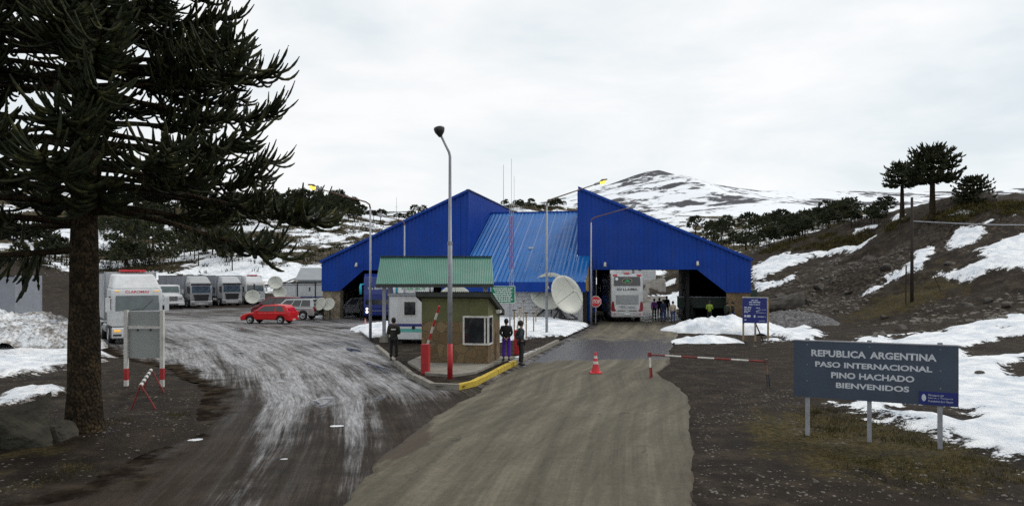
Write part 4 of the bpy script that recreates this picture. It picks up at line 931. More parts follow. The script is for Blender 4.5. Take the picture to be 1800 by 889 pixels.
# green information board
x, y, z_ = isl(884, 46)
t = empty('information_sign', 'green information board with white print behind the booth roof', 'sign', (x, y, 0), R(-6))
mb = MB(); mb.box(-.80, .80, -.025, .025, 1.92, 3.02); mb.build('board', M_signg, t)
for a in ((-.80, .80, 3.0, 3.03), (-.80, .80, 1.91, 1.94), (-.80, -.77, 1.94, 3.0), (.77, .80, 1.94, 3.0)):
    mb = MB(); mb.box(a[0], a[1], -.034, -.0255, a[2], a[3]); mb.build('border', M_letterw, t)
dashes(t, [(-.62 + .06 * (k % 3), .62 - .08 * (k % 2), 2.88 - k * .118, .062) for k in range(8)], M_letterw, -.0255, 3)
mb = MB(); mb.box(.40, .50, .027, .11, 0.1, 2.95); mb.build('post', M_galv, t)
mb = MB(); mb.box(-.60, -.50, .027, .11, 0.1, 2.95); mb.build('post', M_galv, t)

# blue notice on timber posts
a = gp(1306, 599); b_ = gp(1351, 604); ang = math.atan2(b_[1] - a[1], b_[0] - a[0])
t = empty('notice_board', 'dark blue notice board with white print on timber posts by the snow heap', 'sign', (a[0], a[1], 0), R(-16))
mb = MB(); mb.box(-.03, 1.28, -.02, .02, 1.02, 2.44); mb.build('board', M_signb, t)
for a in ((-.05, 1.36, 2.4405, 2.475), (1.281, 1.30, 1.02, 2.44)):
    mb = MB(); mb.box(a[0], a[1], -.03, .03, a[2], a[3]); mb.build('edge', M_whitep, t)
dashes(t, [(.45, .8, 2.30, .045), (.33, .92, 2.19, .055), (.33, .9, 2.06, .045), (.07, .45, 1.90, .05), (.07, .42, 1.81, .04), (.07, .42, 1.71, .045), (.07, .3, 1.62, .045), (.7, .9, 1.87, .045), (.8, 1.2, 1.77, .02), (.7, .86, 1.68, .045), (.7, 1.2, 1.6, .02), (.07, .45, 1.41, .12), (.58, .66, 1.4, .14), (.78, 1.2, 1.38, .04), (.07, .18, 1.2, .06), (.85, 1.2, 1.15, .025)], M_letter, -.0205, 5)
for x in (.02, .66, 1.34):
    mb = MB(); mb.box(x - .05, x + .05, .022, .11, -.2, 2.42 if x > 1 else 1.9); mb.build('post', M_wood, t)
mb = MB(); mb.tube([(.68, .15, 1.0), (1.12, .3, -.05)], .04, 6); mb.build('brace', M_poledark, t)

# stop sign
x, y = gp(1046, 568)
t = empty('stop_sign', 'red octagonal stop sign on a thin post at the right archway', 'sign', (x, y - .4, 0))
oc = [(.46 * math.cos(R(22.5 + 45 * k)), .46 * math.sin(R(22.5 + 45 * k)) + 1.72) for k in range(8)]; mb = MB(); mb.prism(oc, -.02, 0, 'y'); mb.build('border', M_letterw, t)
oc = [(.42 * math.cos(R(22.5 + 45 * k)), .42 * math.sin(R(22.5 + 45 * k)) + 1.72) for k in range(8)]; mb = MB(); mb.prism(oc, -.026, -.021, 'y'); mb.build('face', M_redbright, t)
put_text(t, 'STOP', .70, .30, 0, -.03, 1.72, M_letterw, .02)
mb = MB(); mb.tube([(0, .04, -.1), (0, .04, 2.2)], .035, 8); mb.build('post', M_galv, t)

# blank sign seen from behind, left
a = gp(222, 681); b_ = gp(286, 680); t = empty('sign_frame', 'large sign seen from behind, grey panels on white posts with red bands', 'sign', (a[0], a[1], 0), math.atan2(b_[1] - a[1], b_[0] - a[0]) + R(-2))
SWd = math.hypot(b_[0] - a[0], b_[1] - a[1])
for x in (0, SWd):
    g = -.1
    p = MB(); p.box(x - .055, x + .055, -.06, .06, .62, 2.5); p = p.build('post', M_whitep, t)
    mb = MB(); mb.box(x - .056, x + .056, -.061, .061, .25, .62); mb.build('red_band', M_red, p)
    mb = MB(); mb.box(x - .055, x + .055, -.06, .06, g, .25); mb.build('foot', M_whitep, p)
mb = MB(); mb.box(.057, SWd - .057, .03, .05, 2.0, 2.46); mb.build('panel', M_signback, t)
mb = MB(); mb.box(.057, SWd - .057, .03, .05, .95, 1.9); mb.build('panel', M_signback, t)
mb = MB(); mb.box(.057, SWd - .057, -.03, .028, 1.91, 1.99); mb.build('rail', M_whitep, t)
for x in (.35, .78):
    mb = MB(); mb.box(x * SWd / 1.2, x * SWd / 1.2 + .04, .0, .03, 1.83, 1.9); mb.build('bolt', M_black, t)

# folding trestle in front of it
nb = Vector((*gp(247, 722), 0)); fb = Vector((*gp(243, 690), 0)); fb.x = nb.x - 1.25
t = empty('trestle_barrier', 'red trestle barrier with a black and white striped beam near the big tree', 'barrier', (0, 0, 0))
z0 = H(nb.x, nb.y)
p0 = nb + Vector((0, 0, z0 + .62)); p1 = fb + Vector((0, 0, H(fb.x, fb.y) + .66))
striped(p0, p1, .05, 9, M_whitep, M_trim, t, 'beam_band')
for p in (p0, p1):
    for sx in (-1, 1):
        e = Vector((p.x + sx * .34 + .08, p.y, 0)); e.z = H(e.x, e.y) - .03
        mb = MB(); mb.tube([p + Vector((0, 0, .03)), e], .024, 6); mb.build('leg', M_dullred, t)

# long low barrier on the right
a = gp(1142, 665); b_ = gp(1347, 678)
t = empty('road_barrier', 'red and white pole barrier on two trestle stands at the road edge', 'barrier', (0, 0, 0))
pa = Vector((a[0], a[1], .84)); pb = Vector((b_[0], b_[1], .80))
mid_ = pa.lerp(pb, .5)
striped(pa, pb, .030, 7, M_dullred, M_whitep, t, 'pole_band')
for c_, s0 in ((pa, -1), (pb, 1)):
    for sx, sy in ((-.0, -.16), (.16 * s0 if s0 > 0 else .12, .18)):
        e = Vector((c_.x + sx, c_.y + sy, 0)); e.z = max(H(e.x, e.y), -.02) - .02; m_ = e.lerp(c_, .5)
        mb = MB(); mb.tube([e, m_], .035, 6); mb.build('stand_leg', M_trim if s0 > 0 else M_dullred, t)
        mb = MB(); mb.tube([m_, c_], .035, 6); mb.build('stand_leg', M_rust if s0 > 0 else M_whitep, t)
    mb = MB(); mb.cbox((c_.x, c_.y, c_.z), (.11, .1, .16)); mb.build('bracket', M_dullred if s0 < 0 else M_rust, t)

# cones
def cone(x, y, z0, s, label):
    t = empty('traffic_cone', label, 'traffic cone', (x, y, z0))
    mb = MB(); mb.box(-.22 * s, .22 * s, -.22 * s, .22 * s, 0, .045 * s); mb.build('base', M_redbright, t, bevel=.02 * s)
    for z0_, z1_, m_ in ((.045, .34, M_redbright), (.34, .44, M_whitep), (.44, .54, M_redbright), (.54, .64, M_whitep), (.64, .78, M_redbright)):
        r0, r1 = .15 - .15 * z0_, .15 - .15 * z1_
        mb = MB(); mb.tube([(0, 0, z0_ * s), (0, 0, z1_ * s)], [r0 * s, r1 * s], 14); mb.build('cone_band', m_, t, smoothf=False)
x, y = gp(1047, 657); cone(x, y, .035, 1.0, 'red traffic cone with two white bands in the middle of the road')
x, y = gp(642, 574); cone(x, y, 0, .8, 'small distant traffic cone beside the snow bank at the blue coach')

# thin posts on the island snow
for px, Y, h_, lab in ((904, 40, 1.5, 'thin timber stake behind the two men, left one'), (925, 40, 1.5, 'thin timber stake behind the man in the dark jacket'), (914, 47, 1.3, 'slim stake in the snow under the green board'), (920, 49, 1.6, 'tall slim stake in the snow left of the dishes'), (938, 44, 1.2, 'pale stake in the snow before the large dishes'), (942, 50, 1.1, 'short stake beside the grey dish')):
    x, y, z_ = isl(px, Y); t = empty('stake', lab, 'stake', (x, y, z_ - .1), 0, 'stakes in the island snow')
    mb = MB(); mb.box(-.035, .035, -.035, .035, 0, h_); mb.build('stem', M_wood, t)
    mb = MB(); mb.box(-.11, .11, -.04, .04, h_, h_ + .05); mb.build('cap', M_poledark, t)

# utility pole with cable on the hill
x, y, z_ = spot(1603, 531)
t = empty('utility_pole', 'dark timber utility pole on the slope carrying a sagging cable', 'utility pole', (x, y, z_))
mb = MB(); mb.tube([(0, 0, -.4), (0, 0, 8.1)], [.14, .10], 8); mb.build('pole', M_poledark, t, smoothf=True)
mb = MB(); mb.tube([(-.55, -.1, -.2), (-.5, -.1, 2.8)], .05, 6); mb.build('stub_post', M_poledark, t)
mb = MB(); mb.tube([(2.3, -.6, -.1), (1.4, -.3, 2.3)], .035, 6); mb.build('guy_stay', M_poledark, t)
mb = MB(); mb.tube([(0 + 26 * k / 14, 3 * k / 14, 6.25 - 0.75 * math.sin(math.pi * k / 14) + 1.3 * k / 14) for k in range(15)], .045, 6); mb.build('cable', M_galv, t)
# ------------------------------------------------------------------ vehicles (local +y is forward)
def wheel(t, x, y, r, w_, rim=None):
    M = TX(x, y, r) @ RY(90)
    mb = MB(); mb.lathe([(r * .6, -w_ / 2), (r * .94, -w_ / 2), (r, -w_ * .3), (r, w_ * .3), (r * .94, w_ / 2), (r * .6, w_ / 2)], 18, M); t_ = mb.build('wheel', M_black, t, smoothf=False)
    sx = 1 if x > 0 else -1
    mb = MB(); mb.lathe([(r * .12, 0), (r * .22, .05), (r * .5, .02), (r * .62, .055), (r * .64, -.04)], 14, TX(x + sx * w_ * .42, y, r) @ RY(90 * sx)); mb.build('rim', rim or M_silver, t_)
def side_prism(prof, hw, M=None):
    mb = MB(); mb.prism(prof, -hw, hw, 'x'); return mb
def arc(cy, cz, r, a0, a1, n=7): return [(cy + r * math.cos(R(a0 + (a1 - a0) * i / n)), cz + r * math.sin(R(a0 + (a1 - a0) * i / n))) for i in range(n + 1)]
def car(label, cat, x, y, rz, paint, kind, group='parked cars'):
    t = empty('parked_car', label, cat, (x, y, 0.0), rz, group)
    if kind == 'hatch': L, W, bz, belt, top, wr, wb = 4.05, 1.70, .22, .90, 1.46, .30, 2.5
    elif kind == 'suv': L, W, bz, belt, top, wr, wb = 4.55, 1.82, .32, 1.05, 1.78, .36, 2.68
    else: L, W, bz, belt, top, wr, wb = 4.5, 1.82, .26, 1.02, 1.78, .33, 2.8
    f, r_ = L / 2, -L / 2; wf, wk = f - .82, f - .82 - wb; hw = W / 2
    nose = .30 if kind == 'hatch' else .18
    hood = 1.05 if kind != 'van' else .7
    prof = [(r_ + .03, bz + .12), (r_ + .08, bz)] + arc(wk, wr, wr + .06, 180, 0) + arc(wf, wr, wr + .06, 180, 0) + [(f - .06, bz), (f, bz + .14), (f - .02, belt - .32), (f - .10, belt - .24), (f - nose, belt - .15), (f - hood * .6, belt - .06), (f - hood, belt), (r_ + .05, belt + .02), (r_, belt - .25)]
    side_prism(prof, hw).build('body', paint, t, bevel=.10, seg=3)
    # glasshouse
    wsb, wst = f - hood + .02, f - hood - (.75 if kind != 'van' else .85)
    rt = r_ + (.50 if kind == 'hatch' else .25); rb = r_ + .06; tw = hw * .78
    mid_y = (rt + wst) / 2; bw = hw - .05
    pr = [(rb, belt - .01, bw), (rb + (rt - rb) * .45, belt + (top - belt) * .62, bw * .9), (rt, top - .02, tw), (mid_y, top + .035, tw * .97), (wst, top - .03, tw), (wsb, belt - .01, bw)]
    mb = MB(); V = [(-h_, y_, z_) for y_, z_, h_ in pr] + [(h_, y_, z_) for y_, z_, h_ in pr]; n_ = len(pr)
    mb.add(V, [tuple(range(n_)), tuple(range(2 * n_ - 1, n_ - 1, -1))] + [(i, n_ + i, n_ + (i + 1) % n_, (i + 1) % n_) for i in range(n_)])
    cabn = mb.build('cabin', paint, t, bevel=.07, seg=3)
    def lerp3(a, b_, k): return tuple(a[i] + (b_[i] - a[i]) * k for i in range(3))
    def panel(a, b_, c_, d_, name, mat, out, par):        # quad a b (bottom) c d (top), pushed out
        n = (Vector(b_) - Vector(a)).cross(Vector(d_) - Vector(a)).normalized() * out
        mb = MB(); V = [Vector(p) + n for p in (a, b_, c_, d_)] + [Vector(p) - n * .5 for p in (a, b_, c_, d_)]
        mb.add(V, [(0, 1, 2, 3), (7, 6, 5, 4), (0, 4, 5, 1), (1, 5, 6, 2), (2, 6, 7, 3), (3, 7, 4, 0)]); return mb.build(name, mat, par)
    for sx in (-1, 1):
        A_ = (sx * (hw - .05), rb, belt); B_ = (sx * (hw - .05), wsb, belt); C_ = (sx * tw, wst, top - .03); D_ = (sx * tw, rt, top)
        def q(u, v_): return lerp3(lerp3(A_, B_, u), lerp3(D_, C_, u), v_)
        spl = ((.10, .36), (.39, .62), (.655, .93)) if kind != 'hatch' else ((.12, .36), (.40, .90))
        for (u0, u1) in spl:
            v_ = [q(u0, .14), q(u1, .14), q(u1 if u1 < .9 else u1 - .02, .86), q(u0, .86)]
            if sx < 0: v_ = [v_[1], v_[0], v_[3], v_[2]]
            panel(*v_, 'side_window', M_glass, .012, t)
        mb = MB(); mb.box(min(sx * hw, sx * (hw + .17)), max(sx * hw, sx * (hw + .17)), wsb - .35, wsb - .2, belt - .02, belt + .14); mb.build('mirror', paint, t, bevel=.02)
        for yy_ in ((wsb - 1.15,) if kind == 'hatch' else (wsb - 1.1, wsb - 2.0)):
            mb = MB(); mb.box(min(sx * hw, sx * (hw + .025)), max(sx * hw, sx * (hw + .025)), yy_, yy_ + .2, belt - .17, belt - .13); mb.build('door_handle', M_trim if paint != M_redcar else paint, t)
            mb = MB(); mb.box(min(sx * (hw - .01), sx * (hw + .003)), max(sx * (hw - .01), sx * (hw + .003)), yy_ - .1, yy_ - .085, bz + .15, belt - .03); mb.build('door_gap', M_trim, t)
        mb = MB(); mb.box(sx * hw * .72 - .17, sx * hw * .72 + .17, f - nose * .75 - .12, f + .002, belt - .38, belt - .22); mb.build('headlight', M_lens, t, bevel=.03)
        mb = MB(); mb.box(sx * hw * .84 - .13, sx * hw * .84 + .16 if sx < 0 else sx * hw * .84 + .135, r_ - .012, r_ + .16, belt - .30, belt + .05); mb.build('tail_light', M_tail if paint != M_redcar else M_redbright, t, bevel=.02)
    w0 = [(-hw * .86, wsb - .02, belt + .05), (hw * .86, wsb - .02, belt + .05), (tw * .94, wst + .04, top - .09), (-tw * .94, wst + .04, top - .09)]
    panel(w0[1], w0[0], w0[3], w0[2], 'windscreen', M_wind, .02, t)
    w1 = [(-hw * .8, rb + (rt - rb) * .25, belt + .14), (hw * .8, rb + (rt - rb) * .25, belt + .14), (tw * .9, rt - (rt - rb) * .12, top - .1), (-tw * .9, rt - (rt - rb) * .12, top - .1)]
    panel(*w1, 'rear_window', M_glass, .03, t)
    mb = MB(); mb.box(-.35, .35, f - .03, f + .012, bz + .12, belt - .42); mb.build('grille', M_trim, t)
    mb = MB(); mb.box(-hw + .05, hw - .05, r_ - .04, r_ + .1, bz + .02, bz + .22); mb.build('rear_bumper', paint if kind == 'hatch' else M_trim, t, bevel=.03)
    mb = MB(); mb.box(-.26, .26, r_ - .05, r_ - .041, bz + .05, bz + .16); mb.build('number_plate', M_whitep, t)
    if kind == 'suv':
        mb = MB(); mb.lathe([(.1, 0), (.33, .0), (.36, .06), (.36, .15), (.3, .2), (.1, .2)], 16, TX(.12, r_ - .02, belt - .12) @ RX(90)); mb.build('spare_wheel', M_black, t)
        for sx in (-1, 1): mb = MB(); mb.tube([(sx * tw * .9, rt + .1, top + .05), (sx * tw * .9, wst - .15, top + .03)], .02, 6); mb.build('roof_rail', M_trim, t)
    for yy_ in (wf, wk):
        for sx in (-1, 1): wheel(t, sx * (hw - .11), yy_, wr, .2)
    return t
def flat(px, py): return gp(px, py)
x, y = gp(467, 569); car('bright red hatchback parked side on in front of the silver estate', 'car', x, y + .85, R(82), M_redcar, 'hatch')
x, y = gp(508, 562); car('silver off-road car with a spare wheel on its tailgate, behind the red hatchback', 'car', x + .15, y + 1.0, R(80), M_silver, 'suv')
x, y = gp(480, 556); car('dark maroon van parked behind the silver and red cars', 'van', x, y + 1.3, R(84), M_maroon, 'van')
car('silver car standing inside the left archway beside the blue coach', 'car', -14.6, 65.6, R(118), M_silver, 'suv')

def box_trailer(t, y0, y1, z0, z1, skin, hw=1.28, ribs=True):
    n = max(1, int(round((y0 - y1) / 1.2)))
    b = MB(); b.box(-hw + .012, hw - .012, y1, y0, z0 + .02, z1 - .02); bo = b.build('box_body', skin, t, bevel=.03)
    for i in range(n):
        a = y1 + (y0 - y1) * i / n; e = y1 + (y0 - y1) * (i + 1) / n
        for sx in (-1, 1): mb = MB(); mb.box(min(sx * (hw - .01), sx * hw), max(sx * (hw - .01), sx * hw), a + .02, e - .02, z0 + .12, z1 - .1); mb.build('side_panel', skin, bo)
    for zz in ((z0, z0 + .11), (z1 - .09, z1)):
        for sx in (-1, 1): mb = MB(); mb.box(min(sx * (hw - .011), sx * (hw + .012)), max(sx * (hw - .011), sx * (hw + .012)), y1, y0, *zz); mb.build('side_rail', M_trim, bo)
    for sx in (-1, 1): mb = MB(); mb.box(sx * hw - .04, sx * hw + .04, y0 - .06, y0 + .012, z0, z1); mb.build('corner_post', M_galv, bo)
    mb = MB(); mb.box(-.5, .5, y1 + .2, y0 - .2, z0 - .28, z0 - .005); mb.build('chassis', M_trim, t)
    for k in range(3):
        for sx in (-1, 1): wheel(t, sx * (hw - .17), y1 + 1.6 + k * 1.25, .50, .32)
    for sx in (-1, 1): mb = MB(); mb.box(sx * (hw - .1) - .02, sx * (hw - .1) + .02, y1 + 5.6, y0 - 3.6, .45, .85); mb.build('side_guard', M_whitep, t)
def cabover(label, x, y, rz, paint, skin, style='plain', L=11.0, hs=1.0, text=None):
    """front of the cab at local y=0"""
    t = empty('lorry', label, 'lorry', (x, y, 0), rz, 'parked lorries')
    hw = 1.25; zr = 2.95
    # cab: side outline
    prof = [(0, .95), (0.0, 1.75), (-.10, 2.72), (-.16, zr), (-2.05, zr + .05), (-2.1, .95)]
    cabm = side_prism(prof, hw - .02).build('cab', paint, t, bevel=.07, seg=3)
    mb = MB(); mb.prism([(0.0, .92), (.06, .85), (.07, .38), (0, .32), (-.55, .32), (-.55, .92)], -hw + .02, hw - .02, 'x'); mb.build('bumper', paint, t, bevel=.05)
    mb = MB(); mb.hexa([(-hw + .05, -2.0, zr), (hw - .05, -2.0, zr), (hw - .05, -.22, zr), (-hw + .05, -.22, zr)], [(-hw + .15, -2.0, 3.78), (hw - .15, -2.0, 3.78), (hw - .28, -1.05, 3.72), (-hw + .28, -1.05, 3.72)])
    mb.build('roof_fairing', paint, t, bevel=.12, seg=3)
    s_ = 1.06
    mb = MB(); mb.hexa([(-s_, -.0, 1.80), (s_, -.0, 1.80), (s_, -.06, 1.80), (-s_, -.06, 1.80)], [(-s_ + .03, -.085, 2.60), (s_ - .03, -.085, 2.60), (s_ - .03, -.14, 2.60), (-s_ + .03, -.14, 2.60)])
    for v_ in range(len(mb.v)): p = mb.v[v_]; mb.v[v_] = (p[0], p[1] + .02, p[2])
    ws = mb.build('windscreen', M_wind, t)
    mb = MB(); mb.tube([(-.2, .035, 1.82), (-.75, .0, 2.35)], .012, 4); mb.tube([(.3, .035, 1.82), (-.2, .03, 1.9)], .012, 4); mb.build('wiper', M_trim, ws)
    if style == 'volvo':
        mb = MB(); mb.prism([(-.88, 1.62), (.88, 1.62), (.70, .74), (-.70, .74)], .003, .05, 'y'); mb.build('grille', M_trim, t)
        for k in range(4): mb = MB(); mb.box(-.72, .72, .05, .062, .86 + k * .19, .90 + k * .19); mb.build('grille_bar', M_black, t)
        mb = MB(); mb.prism([(-1.16, 2.75), (1.16, 2.75), (1.13, 2.92), (-1.13, 2.92)], -.12, .16, 'y'); mb.build('sun_visor', M_trim, t, bevel=.03)
        hl = [(-1.2, .95, 1.28), (.95, 1.2, 1.28)]
    else:
        mb = MB(); mb.prism([(-.62, 1.62), (.62, 1.62), (.45, 1.02), (-.45, 1.02)], .003, .03, 'y'); mb.build('grille', M_trim, t)
        mb = MB(); mb.box(-.6, .6, -.95, -.75, 3.35, 3.42); mb.build('deflector_slot', M_trim, t)
        hl = []
    for sx in (-1, 1):
        mb = MB(); mb.box(sx * .98 - .16, sx * .98 + .16, .04, .085, .68, .80); mb.build('headlight', M_amber if (style == 'plain' and sx > 0 and text) else M_lens, t, bevel=.02)
        mb = MB(); mb.box(sx * .98 - .2, sx * .98 + .2, .05, .08, .46, .56); mb.build('fog_light', M_trim, t)
        mb = MB(); mb.box(min(sx * (hw - .03), sx * (hw - .012)), max(sx * (hw - .03), sx * (hw - .012)), -1.25, -.28, 1.85, 2.55); mb.build('side_window', M_glass, t)
        mb = MB(); mb.tube([(sx * hw * .97, -.12, 2.5), (sx * (hw + .16), .05, 2.42)], .025, 5); mb.cbox((sx * (hw + .17), .06, 2.12), (.22, .12, .75)); mb.build('mirror', M_white if style == 'plain' else M_trim, t, bevel=.03)
        mb = MB(); mb.box(min(sx * (hw - .3), sx * hw), max(sx * (hw - .3), sx * hw), -.5, -.08, .34, .93); mb.build('step', M_trim, t)
        mb = MB(); mb.tube([(sx * .95, -2.4, .75), (sx * .95, -3.9, .75)], .33, 12); mb.build('fuel_tank', M_silver, t)
        for yy_ in (-1.35, -4.6): wheel(t, sx * 1.08, yy_, .50, .32)
    mb = MB(); mb.box(-.45, .45, -5.6, -.6, .62, .94); mb.build('frame', M_trim, t)
    mb = MB(); mb.box(-.3, .3, .072, .08, .5, .6); mb.build('number_plate', M_whitep, t)
    if text: put_text(t, text, 1.15, .15, 0, -.10, 2.80, M_redbright, .015, math.pi)
    if style == 'plain':
        for sx in (-1, 1): mb = MB(); mb.box(sx * .95 - .1, sx * .95 + .1, -.13, -.095, 2.82, 2.87); mb.build('marker_light', M_amber, t)
    box_trailer(t, -2.55, -2.55 - L, 1.15, 3.9, skin)
    if style == 'plain':
        mb = MB(); mb.box(-.75, .55, -2.9, -2.3, 3.9, 4.02); mb.build('chiller_top', M_redbright, t)
    return t
def facing(px, delta):                                     # heading that points delta degrees past the viewer
    return R(180) + math.atan((CX - px) / F) * -1 * -1 + R(delta)
x, y = gp(242, 604); cabover('white high-roofed lorry with red lettering above its windscreen, nearest of the row', x, y, facing(242, 8), M_white, M_box2, 'plain', 10.0, text='CLAROMAS')
Y = 84; cabover('pale lorry with dark grille and long grey box, left one of the two alike', (354 - CX) * Y / F, Y, facing(354, 17), M_silver, M_grey_box, 'volvo', 11)
Y = 91; cabover('pale lorry with dark grille and long grey box, right one of the two alike', (408 - CX) * Y / F, Y, facing(408, 17), M_box2, M_grey_box, 'volvo', 11)
# bonneted lorry
Y = 82; t = empty('lorry', 'white bonneted lorry with chrome grille beside the tall white lorry', 'lorry', ((305 - CX) * Y / F, Y, 0), facing(305, 14), 'parked lorries')
side_prism([(0, .55), (0.02, 1.45), (-.1, 1.62), (-1.45, 1.80), (-1.45, .95), (-1.35, .6)], 1.0).build('bonnet', M_white, t, bevel=.14, seg=3)
side_prism([(-1.3, .7), (-1.4, 1.82), (-1.75, 2.72), (-3.2, 2.78), (-3.2, .7)], 1.15).build('cab', M_white, t, bevel=.09, seg=3)
mb = MB(); mb.hexa([(-1.0, -1.40, 1.9), (1.0, -1.40, 1.9), (1.0, -1.44, 1.9), (-1.0, -1.44, 1.9)], [(-.93, -1.67, 2.58), (.93, -1.67, 2.58), (.93, -1.73, 2.58), (-.93, -1.73, 2.58)]); mb.build('windscreen', M_wind, t)
mb = MB(); mb.box(-.45, .45, .0, .04, .95, 1.45); mb.build('grille', M_chrome, t)
for k in range(5): mb = MB(); mb.box(-.42, .42, .041, .05, .98 + k * .1, 1.02 + k * .1); mb.build('grille_bar', M_trim, t)
mb = MB(); mb.box(-1.18, 1.18, -.1, .14, .42, .78); mb.build('bumper', M_white, t, bevel=.06)
mb = MB(); mb.box(-.5, .5, .141, .15, .46, .6); mb.build('bumper_slot', M_trim, t)
for sx in (-1, 1):
    mb = MB(); mb.box(sx * .74 - .2, sx * .74 + .2, -.05, .035, 1.08, 1.30); mb.build('headlight', M_lens, t, bevel=.03)
    mb = MB(); mb.prism([(-.15, .5), (-.15, 1.15), (-.5, 1.32), (-1.2, 1.3), (-1.45, 1.0)] + arc(-.8, .5, .55, 0, 180)[::-1][::-1][:0], min(sx * .9, sx * 1.2), max(sx * .9, sx * 1.2), 'x'); mb.build('mudguard', M_white, t, bevel=.06)
    mb = MB(); mb.box(sx * 1.14, sx * 1.16, -2.7, -1.75, 1.85, 2.5) if sx > 0 else mb.box(-1.16, -1.14, -2.7, -1.75, 1.85, 2.5); mb.build('side_window', M_glass, t)
    mb = MB(); mb.cbox((sx * 1.36, -1.45, 2.0), (.2, .1, .5)); mb.tube([(sx * 1.1, -1.6, 2.1), (sx * 1.36, -1.45, 2.1)], .02, 5); mb.build('mirror', M_white, t)
    for yy_ in (-.8, -6.2): wheel(t, sx * 1.05, yy_, .5, .3)
mb = MB(); mb.box(-.45, .45, -7.4, -1.0, .62, .94); mb.build('frame', M_trim, t)
mb = MB(); mb.box(-1.2, 1.2, -7.6, -3.3, 1.05, 1.25); mb.build('flat_deck', M_galv, t)
# right-most lorry cab
Y = 96; cabover('small white lorry cab at the right end of the row behind a dish', (449 - CX) * Y / F, Y, facing(449, 12), M_white, M_white, 'plain', 5.0)
# trailer standing alone at far left
t = empty('semi_trailer', 'long grey-blue box trailer behind the snow bank at the far left', 'trailer', (-33.0, 48.6, 0), R(-90))
box_trailer(t, 0, -12, 1.15, 3.72, M_grey_box)
for sx in (-1, 1): mb = MB(); mb.box(sx * .9 - .06, sx * .9 + .06, -2.4, -2.28, 0, 1.1); mb.build('landing_leg', M_trim, t)
# lorry beyond the hall
x, y = at(1142, 489, 108)[:2]
t = empty('lorry', 'white lorry cab seen through the right archway beyond the coach', 'lorry', (x, y, H(x, y)), R(205), 'parked lorries')
side_prism([(0, .5), (0, 2.0), (-.25, 3.0), (-.9, 3.7), (-2.4, 3.8), (-2.4, .5)], 1.2).build('cab', M_white, t, bevel=.1)
mb = MB(); mb.box(-1.0, 1.0, -.02, .02, 2.05, 2.7, RX(8)); mb.build('windscreen', M_glass, t)
for sx in (-1, 1):
    mb = MB(); mb.box(sx * 1.19, sx * 1.21, -1.3, -.5, 2.0, 2.7) if sx > 0 else mb.box(-1.21, -1.19, -1.3, -.5, 2.0, 2.7); mb.build('side_window', M_glass, t)
    for yy_ in (-.9, -4.6): wheel(t, sx * 1.05, yy_, .5, .3)
box_trailer(t, -2.7, -10, 1.15, 3.9, M_white)

